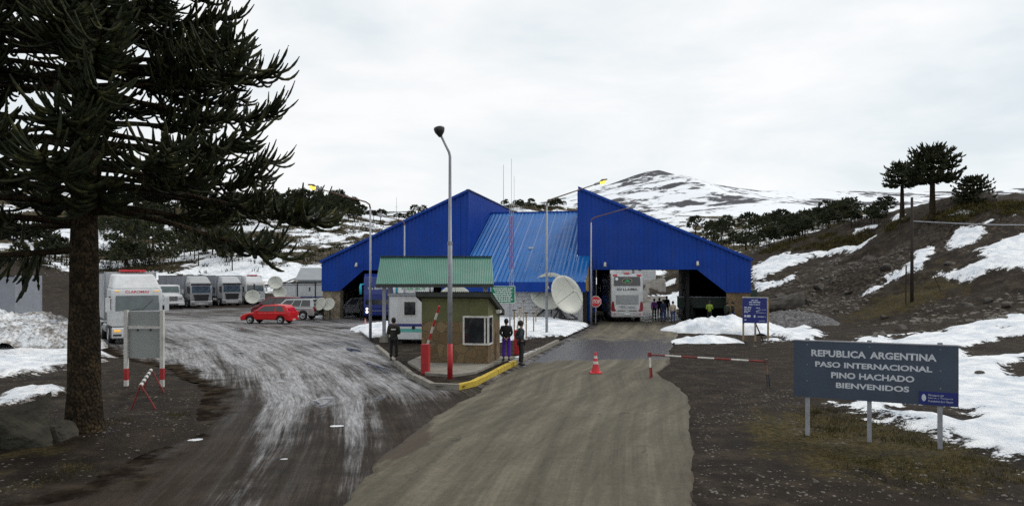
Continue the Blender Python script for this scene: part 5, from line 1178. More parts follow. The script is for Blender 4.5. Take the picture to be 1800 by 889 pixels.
# ------------------------------------------------------------------ coaches
def coach(label, x, y, rz, paint, L, front=True, rear=True, text=None, name='coach', mirror=M_white, tcol=M_letterw, lit=False):
    t = empty('coach', label, 'bus', (x, y, 0), rz, 'coaches at the hall')
    hw, top = 1.28, 3.92; f, r_ = L / 2, -L / 2
    prof = [(r_ + .05, .42), (r_, .8), (r_ + .04, 2.5), (r_ + .16, 3.6), (r_ + .4, top), (f - .9, top), (f - .35, 3.6), (f - .05, 2.2), (f, 1.1), (f - .05, .38)]
    side_prism(prof, hw).build('body', paint, t, bevel=.12, seg=3)
    for sx in (-1, 1):
        xx = (hw - .01, hw + .006) if sx > 0 else (-hw - .006, -hw + .01); n = 6
        for k in range(n):
            a = r_ + .9 + (L - 2.2) * k / n; e = a + (L - 2.2) / n - .05
            mb = MB(); mb.box(*xx, a, e, 2.55, 3.45); mb.build('side_window', M_glass, t)
            if k > 0: mb = MB(); mb.box(*xx, a, e, 1.35, 1.95); mb.build('side_window', M_glass, t)
        for yy_ in (f - 2.6, r_ + 2.3, r_ + 3.6): wheel(t, sx * 1.1, yy_, .5, .3)
        mb = MB(); mb.box(*((hw - .01, hw + .012) if sx > 0 else (-hw - .012, -hw + .01)), r_ + .2, f - .3, .4, .5); mb.build('skirt', M_trim, t)
    if rear:
        mb = MB(); mb.prism([(-1.05, 2.95), (1.05, 2.95), (1.0, 3.66), (-1.0, 3.66)], r_ - .0, r_ + .2, 'y', Matrix.Identity(4))
        for k in range(len(mb.v)): p = mb.v[k]; mb.v[k] = (p[0], (p[1] - .02 if p[2] < 3.2 else p[1] + .115), p[2])
        for k in range(len(mb.v)): p = mb.v[k]; mb.v[k] = (p[0], p[1] + .045 if p[2] < 3.2 else p[1], p[2])
        rw = mb.build('rear_window', M_glass, t)
        sl = (r_ + .147 - (r_ + .025)) / .71
        Mx = TX(0, r_ + .055, 3.32) @ RX(-9)
        mb = MB(); mb.lathe([(.40, 0), (.40, .012)], 24, Mx @ Matrix.Diagonal((1, 1, .55, 1)) @ RX(90)); lg = mb.build('logo', M_beige, rw)
        mb = MB(); mb.lathe([(.36, 0), (.36, .01)], 24, TX(0, -.012, 0) @ Mx @ Matrix.Diagonal((1, 1, .52, 1)) @ RX(90)); mb.build('logo_field', M_trim, lg)
        mb = MB(); mb.prism([(-.28, -.09), (-.12, .04), (-.03, .13), (.04, .12), (.14, .03), (.28, -.09)], -.032, -.025, 'y', Mx); mb.build('logo_peak', M_logo, lg)
        mb = MB(); mb.lathe([(.12, 0), (.12, .01)], 16, TX(-.82, r_ + .06, 3.48) @ RX(81)); mb.build('speed_disc', M_letterw, rw)
        mb = MB(); mb.box(-.9, .9, r_ - .004, r_ + .06, 1.45, 2.22); g = mb.build('rear_grille', M_signback, t, bevel=.04)
        for k in range(7): mb = MB(); mb.box(-.84, .84, r_ - .012, r_ - .0045, 1.50 + k * .1, 1.535 + k * .1); mb.build('louvre', M_galv, g)
        if text: put_text(t, text, 1.62, .19, 0, r_ + .0, 2.66, M_trim, .012)
        for sx in (-1, 1):
            mb = MB(); mb.prism([(sx * 1.20, 1.70), (sx * 1.05, 1.66), (sx * .98, 1.1), (sx * .84, .92), (sx * 1.17, .9), (sx * 1.27, 1.1)], r_ - .015, r_ + .12, 'y'); mb.build('tail_light', M_tail, t)
            mb = MB(); mb.box(sx * .95 - .17, sx * .95 + .17, r_ + .18, r_ + .36, 3.72, 3.84); mb.build('roof_lamp', M_redbright, t)
            mb = MB(); mb.box(sx * 1.0 - .1, sx * 1.0 + .1, r_ - .015, r_ + .02, .66, .71); mb.build('reflector', M_redbright, t)
            mb = MB(); mb.box(sx * .45 - .3, sx * .45 + .3, r_ - .008, r_ + .02, .92, .98); mb.build('vent', M_trim, t)
        mb = MB(); mb.box(-.2, .2, r_ + .3, r_ + .5, 3.88, 3.98); mb.build('roof_beacon', M_redbright, t)
        mb = MB(); mb.box(-.22, .22, r_ - .02, r_ + .02, .64, .75); mb.build('number_plate', M_letterw, t)
        mb = MB(); mb.prism([(-.75, 1.30), (-.3, 1.34), (-.05, 1.22), (-.35, 1.18)], r_ - .008, r_ + .02, 'y'); mb.build('swoosh', M_galv, t)
        mb = MB(); mb.prism([(.75, 1.2), (.3, 1.32), (-.02, 1.24), (.25, 1.14)], r_ - .008, r_ + .02, 'y'); mb.build('swoosh', M_galv, t)
    if front:
        mb = MB(); mb.hexa([(-1.12, f - .03, 1.35), (1.12, f - .03, 1.35), (1.12, f - .1, 1.35), (-1.12, f - .1, 1.35)], [(-1.1, f - .18, 2.55), (1.1, f - .18, 2.55), (1.1, f - .28, 2.55), (-1.1, f - .28, 2.55)])
        for k in range(len(mb.v)): p = mb.v[k]; mb.v[k] = (p[0], p[1] + .05, p[2])
        mb.build('windscreen', M_glass, t)
        mb = MB(); mb.hexa([(-1.1, f - .20, 2.85), (1.1, f - .20, 2.85), (1.1, f - .3, 2.85), (-1.1, f - .3, 2.85)], [(-1.0, f - .36, 3.5), (1.0, f - .36, 3.5), (1.0, f - .5, 3.5), (-1.0, f - .5, 3.5)])
        for k in range(len(mb.v)): p = mb.v[k]; mb.v[k] = (p[0], p[1] + .06, p[2])
        mb.build('upper_windscreen', M_glass if paint != M_busblue else M_busblue, t)
        if text and not rear: put_text(t, text, 1.9, .2, 0, f - .11, 2.69, tcol, .012, math.pi)
        for sx in (-1, 1):
            mb = MB(); mb.tube([(sx * 1.2, f - .2, 3.05), (sx * 1.5, f + .05, 3.0), (sx * 1.52, f + .1, 2.75), (sx * 1.5, f + .1, 2.2)], [.05, .09, .12, .10], 8); mb.build('mirror_arm', mirror, t, smoothf=True)
            for zz in (.98, .72): mb = MB(); mb.lathe([(.11, 0), (.08, .05)], 12, TX(sx * 1.0, f - .03, zz) @ RX(-90)); mb.build('headlight', M_head if lit and zz else M_lens, t)
        mb = MB(); mb.box(-1.2, 1.2, f - .05, f + .01, .80, .84); mb.build('bumper_strip', M_galv, t)
    return t
coach('white double-deck coach seen from behind, entering the right archway', 9.62, 56.6 + 6.4, R(-4.0), M_white, 12.8, front=True, rear=True, text='IGI LLAIMA')
x, y = at(667, 489, 59.6)[:2]; coach('dark blue coach with lit headlights and turquoise mirrors in the left archway', x - .9, y + 6.2, R(180 + 8), M_busblue, 12.5, True, False, 'Via Bariloche', mirror=M_turq, lit=True)
x, y = at(728, 489, 57.0)[:2]; coach('white coach with green lettering half hidden behind the white cabin', x - .3, y + 6.2, R(180 + 2), M_white, 12.0, True, False, 'NAR BUS', mirror=M_white, tcol=M_logo)
# dark lorry standing inside the right wing
t = empty('lorry', 'dark green lorry standing in the shade inside the right archway', 'lorry', (16.9, 61.2, 0), R(-102), 'parked lorries')
M_dkgreen = pm('dark_green_paint', (0.02, 0.05, 0.035), .5)
mb = MB(); mb.box(-1.2, 1.2, -2.6, 2.2, 1.0, 1.9); mb.build('tipper_body', M_dkgreen, t, bevel=.05)
mb = MB(); mb.box(-1.22, 1.22, -2.62, 2.22, 1.9, 1.98); mb.build('top_rail', M_galv, t)
mb = MB(); mb.box(-1.1, 1.1, 2.35, 3.9, .6, 2.6); mb.build('cab', M_dkgreen, t, bevel=.1)
for sx in (-1, 1):
    for yy_ in (2.9, -1.6): wheel(t, sx * 1.05, yy_, .5, .3, M_dkgreen)

# ------------------------------------------------------------------ striped cabins with grey roof, left of the hall
Y = 86; x0 = (484 - CX) * Y / F
t = empty('site_cabin', 'long white cabin with stripes behind dark carport posts, left of the blue hall', 'cabin', (x0, Y, 0), R(2))
cabin(t, 7.0, 2.6, .55, 2.75)
mb = MB(); mb.box(4.0, 4.2, -.02, .01, 2.0, 2.45); mb.build('small_window', M_glass, t)
for xx in (2.4, 5.0):
    mb = MB(); mb.box(xx, xx + .02, -.012, .01, .6, 2.7); mb.build('panel_joint', M_galv, t)
t = empty('carport', 'dark steel carport frame with a snow flecked top before the striped cabin', 'carport', (x0 + 1.6, Y - 2.5, 0), R(2))
for xx in (-3.2, -.2, 1.8, 3.9):
    mb = MB(); mb.box(xx - .07, xx + .07, -.07, .07, 0, 2.9); mb.build('post', M_trim, t)
mb = MB(); mb.box(-.4, 4.1, -.09, .09, 2.9, 3.05); mb.build('beam', M_trim, t)
t = empty('grey_roofed_hut', 'hut with a pale grey gable roof behind the striped cabin', 'hut', (x0 + .6, Y + 5.5, 0), R(2))
mb = MB(); mb.box(.6, 8, 0, 5, 0, 3.4); mb.build('wall', M_signback, t)
mb = MB(); mb.prism([(-.4, 3.2), (2.4, 4.75), (5.4, 3.2), (5.4, 3.35), (2.4, 4.92), (-.4, 3.35)], 0.2, 8.3, 'x'); mb.build('roof', M_greyroof, t)
mb = MB(); mb.prism([(-.3, 3.2), (2.4, 4.7), (5.3, 3.2)], .5, .6, 'x'); mb.build('gable', M_trim, t)
for xx in (3.6, 5.2): mb = MB(); mb.box(xx, xx + .9, -.03, .01, 2.3, 3.1); mb.build('window', M_glass, t)
# ------------------------------------------------------------------ araucarias
m, nt, b = principled('araucaria_foliage'); M_leaf = m
P = nod(nt, 'ShaderNodeTexCoord').outputs['Object']
nt.links.new(ramp(nt, noise(nt, P, 3.0, 5, 0.7), [(0.35, (0.008, 0.011, 0.005)), (0.52, (0.020, 0.026, 0.010)), (0.66, (0.075, 0.072, 0.024))]), b.inputs['Base Color']); b.inputs['Roughness'].default_value = 0.65; b.inputs['Specular IOR Level'].default_value = 0.2
m, nt, b = principled('scaly_bark'); M_bark = m
P = nod(nt, 'ShaderNodeTexCoord').outputs['Object']
vo = nod(nt, 'ShaderNodeTexVoronoi', {'Vector': nod(nt, 'ShaderNodeMapping', {0: P, 3: (1, 1, .6)}).outputs[0], 'Scale': 20.0})
cc = ramp(nt, noise(nt, P, 4, 5, .7), [(0.36, (0.017, 0.012, 0.008)), (0.5, (0.040, 0.029, 0.018)), (0.66, (0.085, 0.060, 0.034))])
nt.links.new(mixc(nt, sstep(nt, vo.outputs['Distance'], 0.45, 0.75), cc, (0.02, 0.016, 0.011)), b.inputs['Base Color'])
bn = nod(nt, 'ShaderNodeBump', {'Height': vo.outputs['Distance'], 'Strength': 1.0, 'Distance': 0.06}, invert=True); nt.links.new(bn.outputs[0], b.inputs['Normal']); b.inputs['Roughness'].default_value = 0.95; b.inputs['Specular IOR Level'].default_value = .1

def limb_path(z0, az, L, e0, sag, up, n=14, r0=.2, wob=.0):
    k = np.linspace(0, 1, n); r = r0 + L * k
    zz = z0 + e0 * L * k - sag * L * k ** 2 + up * L * np.clip((k - .55) / .45, 0, 1) ** 2
    a = az + wob * np.sin(k * 3.0)
    return np.stack([r * np.cos(a), r * np.sin(a), zz], 1)
def sprigs(path, rs, n, f0, lmin, lmax, curl, rad, K=9, hang=0.0, spread=(25, 80)):
    """rope-like leafy branchlets along the outer part of a limb"""
    k = f0 + (1 - f0) * np.sort(rs.rand(n)) ** 0.85; k[-5:] = 1.0
    idx = k * (len(path) - 1); i0 = np.clip(idx.astype(int), 0, len(path) - 2); fr = (idx - i0)[:, None]
    st = path[i0] * (1 - fr) + path[i0 + 1] * fr; T = path[i0 + 1] - path[i0]; T /= np.linalg.norm(T, axis=1, keepdims=True)
    S = np.cross(T, [0, 0, 1.0]); S /= np.linalg.norm(S, axis=1, keepdims=True) + 1e-9
    ang = np.radians(rs.uniform(spread[0], spread[1], n)) * rs.choice([-1, 1], n); ang[-5:] *= .5
    vz = rs.uniform(-.55, .6, n) - hang
    D = T * np.cos(ang)[:, None] + S * np.sin(ang)[:, None]; D[:, 2] = D[:, 2] * .6 + vz; D /= np.linalg.norm(D, axis=1, keepdims=True)
    ln = rs.uniform(lmin, lmax, n) * (1 - .25 * (k - f0)); u = np.linspace(0, 1, K)[None, :, None]
    cu = (curl * rs.uniform(.5, 1.4, n))[:, None, None]
    Pth = st[:, None, :] + D[:, None, :] * ln[:, None, None] * u
    Pth[:, :, 2:3] += ln[:, None, None] * (-(.30 + hang * .5) * u + cu * u ** 2.6)
    rr = rad * (1 - .28 * u[0, :, 0] ** 3)[None, :] * np.where(np.arange(K) % 2 == 0, 1.0, .74)[None, :] * rs.uniform(.8, 1.15, n)[:, None]; rr[:, 0] *= .6; rr[:, -1] *= .45
    return Pth, rr
def tree_branch(t, rs, mats, path, r_base, n, f0, lmin, lmax, curl, rad, K=9, sides=5, hang=0., twigs=False):
    lr = np.linspace(r_base, r_base * .35, len(path))
    V, Q = tubes(path[None], lr[None], 7); br = link('branch', npmesh('branch', V, Q), mats[1], t)
    Pth, rr = sprigs(path, rs, n, f0, lmin, lmax, curl, rad, K, hang)
    V, Q = tubes(Pth, rr, sides)
    link('foliage', npmesh('foliage', V, Q, smoothf=False), mats[0], br)
def trunk_mesh(h, r0, r1, n=26, flare=.25, bend=.0):
    k = np.linspace(0, 1, n); p = np.stack([bend * np.sin(k * 2), 0 * k, h * k - .3], 1)
    rr = r0 + (r1 - r0) * k; rr = rr * (1 + flare * np.exp(-k * h / .5)); rr = rr * (1 + .035 * np.sin(np.arange(n) * 2.1) + .02 * np.sin(np.arange(n) * .7))
    return npmesh('trunk', *tubes(p[None], rr[None], 16))
tx, ty = gp(148, 772); tz = H(tx, ty)
big = empty('monkey_puzzle_tree', 'huge dark monkey puzzle tree in the left foreground with scaly bare trunk', 'tree', (tx, ty, tz))
link('trunk', trunk_mesh(15.0, .345, .12), M_bark, big)
rs = np.random.RandomState(5)
whorls = [(5.72, 3.5, 7, -.02, .52), (6.05, 3.8, 7, -.02, .50), (6.5, 3.8, 7, .0, .48), (6.85, 3.2, 6, .02, .52), (7.65, 3.7, 8, .03, .42), (8.0, 3.9, 8, .04, .36), (8.4, 3.5, 8, .06, .34), (8.9, 3.1, 8, .08, .32), (9.4, 2.9, 8, .1, .3), (9.9, 2.7, 8, .14, .3), (10.5, 2.5, 7, .18, .3), (11.1, 2.4, 7, .22, .3), (11.8, 2.1, 7, .26, .3), (12.5, 1.8, 7, .32, .3), (13.2, 1.5, 6, .4, .3), (14.0, 1.1, 6, .55, .3)]
for (z0, L, n, e, f0) in whorls:
    a0 = rs.rand() * 6.28
    for k in range(n):
        az = a0 + 6.283 * k / n + rs.uniform(-.2, .2); Lk = L * rs.uniform(.82, 1.08)
        p = limb_path(z0 - tz + rs.uniform(-.14, .14), az, Lk, e - .02, .12, .15, wob=rs.uniform(-.15, .15))
        tree_branch(big, rs, (M_leaf, M_bark), p, .070, int((28 + 13 * Lk) * (1.15 if z0 > 7.4 else .95)), f0, .4, .95, .60, .036, K=11)
for (z0, az, L, e, sag, up, n, f0, hang, cu) in ((5.62, -.06, 4.9, -.08, .13, .04, 80, .58, .05, .45), (5.0, -.25, 4.3, -.04, .26, .10, 46, .52, .25, .55), (5.05, -.95, 2.1, .02, .05, .2, 40, .35, .0, .35), (5.15, .9, 3.6, .0, .1, .15, 50, .4, .1, .4),
                                          (4.15, 3.25, 2.6, -.10, -.02, .0, 26, .25, .85, .25), (4.7, 2.7, 3.4, .02, .05, .1, 52, .3, .1, .4), (5.2, 3.5, 3.8, .05, .08, .12, 60, .35, .1, .4), (4.75, 3.9, 3.0, .05, .05, .1, 46, .3, .15, .4), (5.35, 2.2, 3.6, .0, .06, .12, 50, .4, .1, .4), (5.4, 4.6, 2.4, .05, .1, .2, 40, .4, .1, .4)):
    p = limb_path(z0 - tz, az, L, e, sag, up, wob=.08); tree_branch(big, rs, (M_leaf, M_bark), p, .085, int(n * 1.25), f0, .55, 1.05, cu * 1.4, .043, hang=hang, K=11)

def mid_tree(label, x, y, z0, h, spread, crown0, nw, npb, group, f0=.25, rk=.0105):
    rs = np.random.RandomState(int(abs(x * 13 + y)) % 9999); t = empty('monkey_puzzle_tree', label, 'tree', (x, y, z0), 0, group)
    link('trunk', trunk_mesh(h * .97, h * .045, h * .02, 14, .2), M_bark, t)
    for i in range(nw):
        k = i / (nw - 1); zz = h * (crown0 + (.93 - crown0) * k); L = spread * (math.sin(math.pi * (.30 + .62 * k)) ** .8) * .95; n = 9
        a0 = rs.rand() * 6
        for j in range(n):
            p = limb_path(zz, a0 + 6.283 * j / n + rs.uniform(-.2, .2), L * rs.uniform(.8, 1.08), .02 + .45 * k * k, .10, .2, 8, .1)
            tree_branch(t, rs, (M_leaf, M_bark), p, h * .007, npb, f0, h * .06, h * .12, .55, h * rk, 6, 4)
    return t
g = 'monkey puzzle trees on the right hill'
x, y, z_ = spot(1639, 388); mid_tree('tall umbrella-crowned monkey puzzle tree on the crest of the right hill', x, y, z_, 7.6, 2.6, .55, 6, 34, g)
x, y, z_ = spot(1606, 376); mid_tree('smaller leaning-crowned monkey puzzle tree left of the tall one on the hill', x - .2, y + 2, H(x, y + 2) - .1, 6.2, 2.0, .60, 5, 30, g)
x, y, z_ = spot(1716, 356); mid_tree('low round bushy monkey puzzle tree at the right of the hill crest', x, y + .5, H(x, y + .5) - .6, 2.9, 2.0, .16, 8, 46, g, .08, .022)

# small distant trees: a few shapes, many individuals
def far_shape(seed, round_):
    rs = np.random.RandomState(seed); n = 75
    ph = rs.rand(n) * 6.283; ct = rs.uniform(-.35, 1, n); rr_ = rs.uniform(.55, 1, n) ** .5
    st_ = np.sqrt(1 - np.clip(ct, -1, 1) ** 2)
    c0 = .62 if not round_ else .5; hx = .30 + .08 * rs.rand(); hz = .30 if not round_ else .45
    lean = rs.uniform(-.06, .06)
    C = np.stack([rr_ * st_ * np.cos(ph) * hx + lean, rr_ * st_ * np.sin(ph) * hx, c0 + rr_ * ct * hz], 1)
    D = C - np.array([lean, 0, c0 - .1]); D /= np.linalg.norm(D, axis=1, keepdims=True) + 1e-9
    nsp = 5; st0 = np.repeat(C, nsp, 0); d = np.repeat(D, nsp, 0) + rs.normal(0, .55, (n * nsp, 3)); d[:, 2] += .25; d /= np.linalg.norm(d, axis=1, keepdims=True)
    ln = rs.uniform(.07, .14, n * nsp); P_ = np.stack([st0 - d * .03, st0 + d * ln[:, None] * .5, st0 + d * ln[:, None]], 1)
    V, Q = tubes(P_, np.tile([.018, .022, .006], (n * nsp, 1)), 3)
    cr = npmesh('crown', V, Q, smoothf=False); cr.materials.append(M_leaf)
    k = np.array([[[0, 0, -.05], [0, 0, .4], [lean, 0, c0 + .1]]]); tr = npmesh('trunk', *tubes(k, np.array([[.03, .022, .012]]), 5)); tr.materials.append(M_bark)
    return tr, cr
SH = [far_shape(s, s % 3 == 2) for s in range(7)]
def inpoly(p, poly): return bool(sdist(poly, np.array([p[0]], float), np.array([p[1]], float))[0] > 0)
fr = random.Random(3)
def plant_far(px, py, pxh, label, group):
    x, y, z_ = spot(px, py); h_ = pxh * y / F
    t = empty('hill_tree', label, 'tree', (x, y, z_ - .05), fr.uniform(0, 6.28), group)
    tr, cr = fr.choice(SH); wsc = fr.uniform(.9, 1.35)
    t.scale = (h_ * wsc, h_ * wsc, h_)
    link('trunk', tr, None, t); link('crown', cr, None, t)
def region(poly, n, h0, h1, label, group):
    xs_ = [p[0] for p in poly]; ys_ = [p[1] for p in poly]; c = 0; tries = 0
    while c < n and tries < n * 60:
        tries += 1
        p = (fr.uniform(min(xs_), max(xs_)), fr.uniform(min(ys_), max(ys_)))
        if inpoly(p, poly) and (vnoise(np.array([p[0] / 33.]), np.array([p[1] / 11.]), 8)[0] > .33):
            plant_far(p[0], p[1], fr.uniform(h0, h1), label, group); c += 1
region([(180, 362), (330, 358), (430, 352), (520, 347), (560, 352), (640, 378), (600, 392), (430, 405), (330, 420), (180, 430)], 110, 18, 32, 'dark tree among many on the wooded left hillside', 'trees on the left hillside')
region([(-10, 420), (120, 400), (300, 430), (300, 470), (120, 468), (-10, 462)], 18, 34, 58, 'larger dark tree above the parked lorries at the foot of the hill', 'larger trees above the lorries')
region([(370, 440), (470, 435), (470, 472), (360, 474)], 9, 30, 50, 'dark tree of the clump above the lorry roofs', 'clump of trees above the lorries')
region([(545, 352), (640, 378), (690, 396), (745, 374), (745, 388), (690, 402), (560, 392)], 50, 15, 27, 'small dark tree on the ridge left of the blue peak', 'trees on the ridge left of the hall')
region([(885, 362), (1010, 366), (1010, 374), (885, 372)], 26, 10, 17, 'tiny dark tree on the skyline between the two blue peaks', 'skyline trees between the peaks')
region([(1195, 412), (1290, 432), (1300, 444), (1380, 436), (1450, 412), (1560, 392), (1556, 376), (1500, 378), (1430, 396), (1330, 402), (1230, 405)], 85, 20, 38, 'dark tree of the wood below the snowy mountain', 'wood below the mountain')

def wood_mass(name, label, poly, n, h0, h1, seed):
    r2 = random.Random(seed); rs = np.random.RandomState(seed); xs_ = [p[0] for p in poly]; ys_ = [p[1] for p in poly]; VV = []; QQ = []; o = 0; c = 0
    nt_, nsp = 26, 4
    while c < n:
        p = (r2.uniform(min(xs_), max(xs_)), r2.uniform(min(ys_), max(ys_)))
        if not inpoly(p, poly): continue
        c += 1; x, y, z_ = spot(*p); h_ = r2.uniform(h0, h1) * y / F; wsc = r2.uniform(.9, 1.4)
        ph = rs.rand(nt_) * 6.283; ct = rs.uniform(-.4, 1, nt_); q = rs.uniform(.5, 1, nt_); sn = np.sqrt(1 - ct ** 2)
        C = np.stack([q * sn * np.cos(ph) * .32 * wsc, q * sn * np.sin(ph) * .32 * wsc, .6 + q * ct * .32], 1)
        st0 = np.repeat(C, nsp, 0); d = st0 - np.array([0, 0, .5]); d = d / (np.linalg.norm(d, axis=1, keepdims=True) + 1e-6) + rs.normal(0, .6, d.shape); d /= np.linalg.norm(d, axis=1, keepdims=True)
        P_ = np.stack([st0 - d * .04, st0 + d * .06, st0 + d * .14], 1); P_ = np.concatenate([P_, np.array([[[0, 0, -.05], [0, 0, .3], [0, 0, .65]]])])
        rr = np.concatenate([np.tile([.022, .032, .008], (nt_ * nsp, 1)), [[.03, .024, .014]]])
        V, Q = tubes(P_ * h_ + np.array([x, y, z_]), rr * h_, 3); VV.append(V); QQ.append(Q + o); o += len(V)
    ob = link(name, npmesh(name, np.concatenate(VV), np.concatenate(QQ), smoothf=False), M_leaf); return tag(ob, label, 'wood', kind='stuff')
wood_mass('hillside_wood', 'dense dark wood filling in the upper left hillside', [(170, 368), (330, 362), (430, 354), (520, 347), (570, 356), (640, 382), (560, 392), (430, 400), (330, 412), (170, 420)], 330, 14, 24, 51)
wood_mass('valley_wood', 'dense dark wood in the valley below the mountain right of the hall', [(1420, 388), (1500, 374), (1562, 374), (1562, 392), (1450, 412), (1400, 420), (1250, 441), (1225, 425), (1330, 408)], 150, 16, 30, 53)
wood_mass('lower_wood', 'dark wood at the foot of the left hill above the lorries', [(180, 425), (330, 420), (480, 440), (470, 470), (300, 475), (180, 470)], 45, 26, 48, 55)
# ------------------------------------------------------------------ brush, grass and stones
m, nt, b = principled('dry_brush'); M_brush = m
P = nod(nt, 'ShaderNodeTexCoord').outputs['Object']
nt.links.new(ramp(nt, noise(nt, P, 1.2, 5, .7), [(0.38, (0.028, 0.026, 0.009)), (0.52, (0.07, 0.06, 0.02)), (0.66, (0.14, 0.105, 0.04))]), b.inputs['Base Color']); b.inputs['Roughness'].default_value = .9; b.inputs['Specular IOR Level'].default_value = .1
M_scrub = pm('dark_scrub', (0.022, 0.022, 0.012), .9, 0, .4, 1.0, spec=.1)
def tufts(name, label, pts, h0, h1, nb, rad, seed, mat, cat='grass'):
    rs = np.random.RandomState(seed); N = len(pts); pts = np.asarray(pts)
    B = np.repeat(pts, nb, 0) + np.c_[rs.normal(0, rad, (N * nb, 2)), np.zeros(N * nb)]
    d = np.c_[rs.normal(0, .45, (N * nb, 2)), np.ones(N * nb)]; d /= np.linalg.norm(d, axis=1, keepdims=True); ln = rs.uniform(h0, h1, N * nb)[:, None]
    s = np.c_[rs.normal(0, 1, (N * nb, 2)), np.zeros(N * nb)]; s /= np.linalg.norm(s, axis=1, keepdims=True); s *= ln * .10
    V = np.stack([B - s - d * .03, B + s - d * .03, B + d * ln], 1).reshape(-1, 3); Q = np.arange(len(V)).reshape(-1, 3)
    o = link(name, npmesh(name, V, Q, smoothf=False), mat); return tag(o, label, cat, kind='stuff')
def scatter(poly, n, seed):
    r2 = random.Random(seed); W_ = [hitxy(*p) for p in poly]; xs_ = [p[0] for p in W_]; ys_ = [p[1] for p in W_]; out = []; tr = 0
    X = np.array([r2.uniform(min(xs_), max(xs_)) for _ in range(n * 4)]); Y = np.array([r2.uniform(min(ys_), max(ys_)) for _ in range(n * 4)])
    ok = sdist(W_, X, Y) > 0
    cl_ = fbm(X / 1.8, Y / 1.8, seed, 3) > .45
    for x, y in list(zip(X[ok & cl_], Y[ok & cl_]))[:n]: out.append((x, y, H(x, y)))
    return out
tufts('hill_brush', 'yellow-green brush along the crest of the right hill', scatter([(1330, 450), (1400, 424), (1460, 414), (1540, 404), (1540, 416), (1460, 436), (1400, 446)], 420, 1) + scatter([(1560, 398), (1640, 382), (1700, 358), (1800, 356), (1800, 384), (1700, 396), (1560, 412)], 420, 2), .18, .45, 22, .35, 1, M_brush, 'brush')
sc = []
for poly, n, sd_ in (([(180, 440), (330, 430), (560, 380), (740, 385), (660, 440), (560, 470), (300, 478)], 900, 21), ([(1190, 420), (1560, 378), (1560, 400), (1300, 446)], 350, 22), ([(0, 440), (180, 420), (300, 470), (0, 470)], 300, 23)):
    sc += scatter(poly, n, sd_)
tufts('hill_scrub', 'small dark scrub dotted over the snowy hillsides behind the hall', sc, .35, 1.0, 12, .4, 9, M_scrub, 'scrub')
tufts('dry_grass', 'short dry grass on the verges by the welcome sign and the big tree', scatter([(1400, 720), (1500, 712), (1700, 790), (1800, 835), (1800, 880), (1560, 880), (1430, 800)], 520, 3) + scatter([(20, 800), (330, 720), (300, 770), (100, 850), (-40, 880)], 260, 4) + scatter([(1480, 540), (1700, 520), (1700, 556), (1480, 580)], 260, 6), .03, .10, 16, .14, 2, M_brush)
M_rock = pm('grey_brown_rock', (0.075, 0.066, 0.056), .9, 0, .5, 2.5, bump=.8, bscale=5)
M_peb = pm('pebble_stone', (0.12, 0.105, 0.09), .9, 0, .6, 3)
def rock_v(seed, sub=1, hard=1.0):
    bm = bmesh.new(); bmesh.ops.create_icosphere(bm, subdivisions=sub, radius=1.0); V = np.array([v.co[:] for v in bm.verts]); Q = np.array([[v.index for v in f.verts] for f in bm.faces]); bm.free()
    rs = np.random.RandomState(seed)
    for _ in range(9):
        n = rs.normal(0, 1, 3); n /= np.linalg.norm(n); d = V @ n; c = rs.uniform(.45, .8); V = V - np.maximum(d - c * hard, 0)[:, None] * n[None]
    return V, Q
RV_ = [rock_v(s) for s in range(6)]
def stones(name, label, pts, s0, s1, seed):
    rs = np.random.RandomState(seed); VV, QQ, o = [], [], 0
    for p in pts:
        V, Q = RV_[rs.randint(6)]; s = s0 + (s1 - s0) * rs.rand() ** 3; a = rs.rand() * 6.28; ca, sa = math.cos(a), math.sin(a)
        W_ = V * s * rs.uniform(.6, 1.2, 3); W_ = np.stack([W_[:, 0] * ca - W_[:, 1] * sa, W_[:, 0] * sa + W_[:, 1] * ca, W_[:, 2] * .7], 1) + np.array(p)
        VV.append(W_); QQ.append(Q + o); o += len(V)
    ob = link(name, npmesh(name, np.concatenate(VV), np.concatenate(QQ), smoothf=False), M_peb); return tag(ob, label, 'stones', kind='stuff')
stones('loose_stones', 'small loose stones scattered over the dirt verges and the slope', scatter([(1225, 700), (1390, 690), (1440, 760), (1560, 800), (1800, 870), (1800, 889), (1230, 889)], 1100, 11) + scatter([(0, 800), (200, 700), (340, 700), (330, 760), (200, 820), (0, 885)], 420, 12), .012, .06, 5)
stones('scree', 'dark broken stones covering the steep slope below the hill crest', scatter([(1340, 555), (1350, 500), (1470, 450), (1600, 440), (1560, 500), (1480, 560)], 900, 13) + scatter([(1480, 580), (1600, 540), (1800, 500), (1800, 560), (1500, 600)], 320, 14), .07, .38, 6)
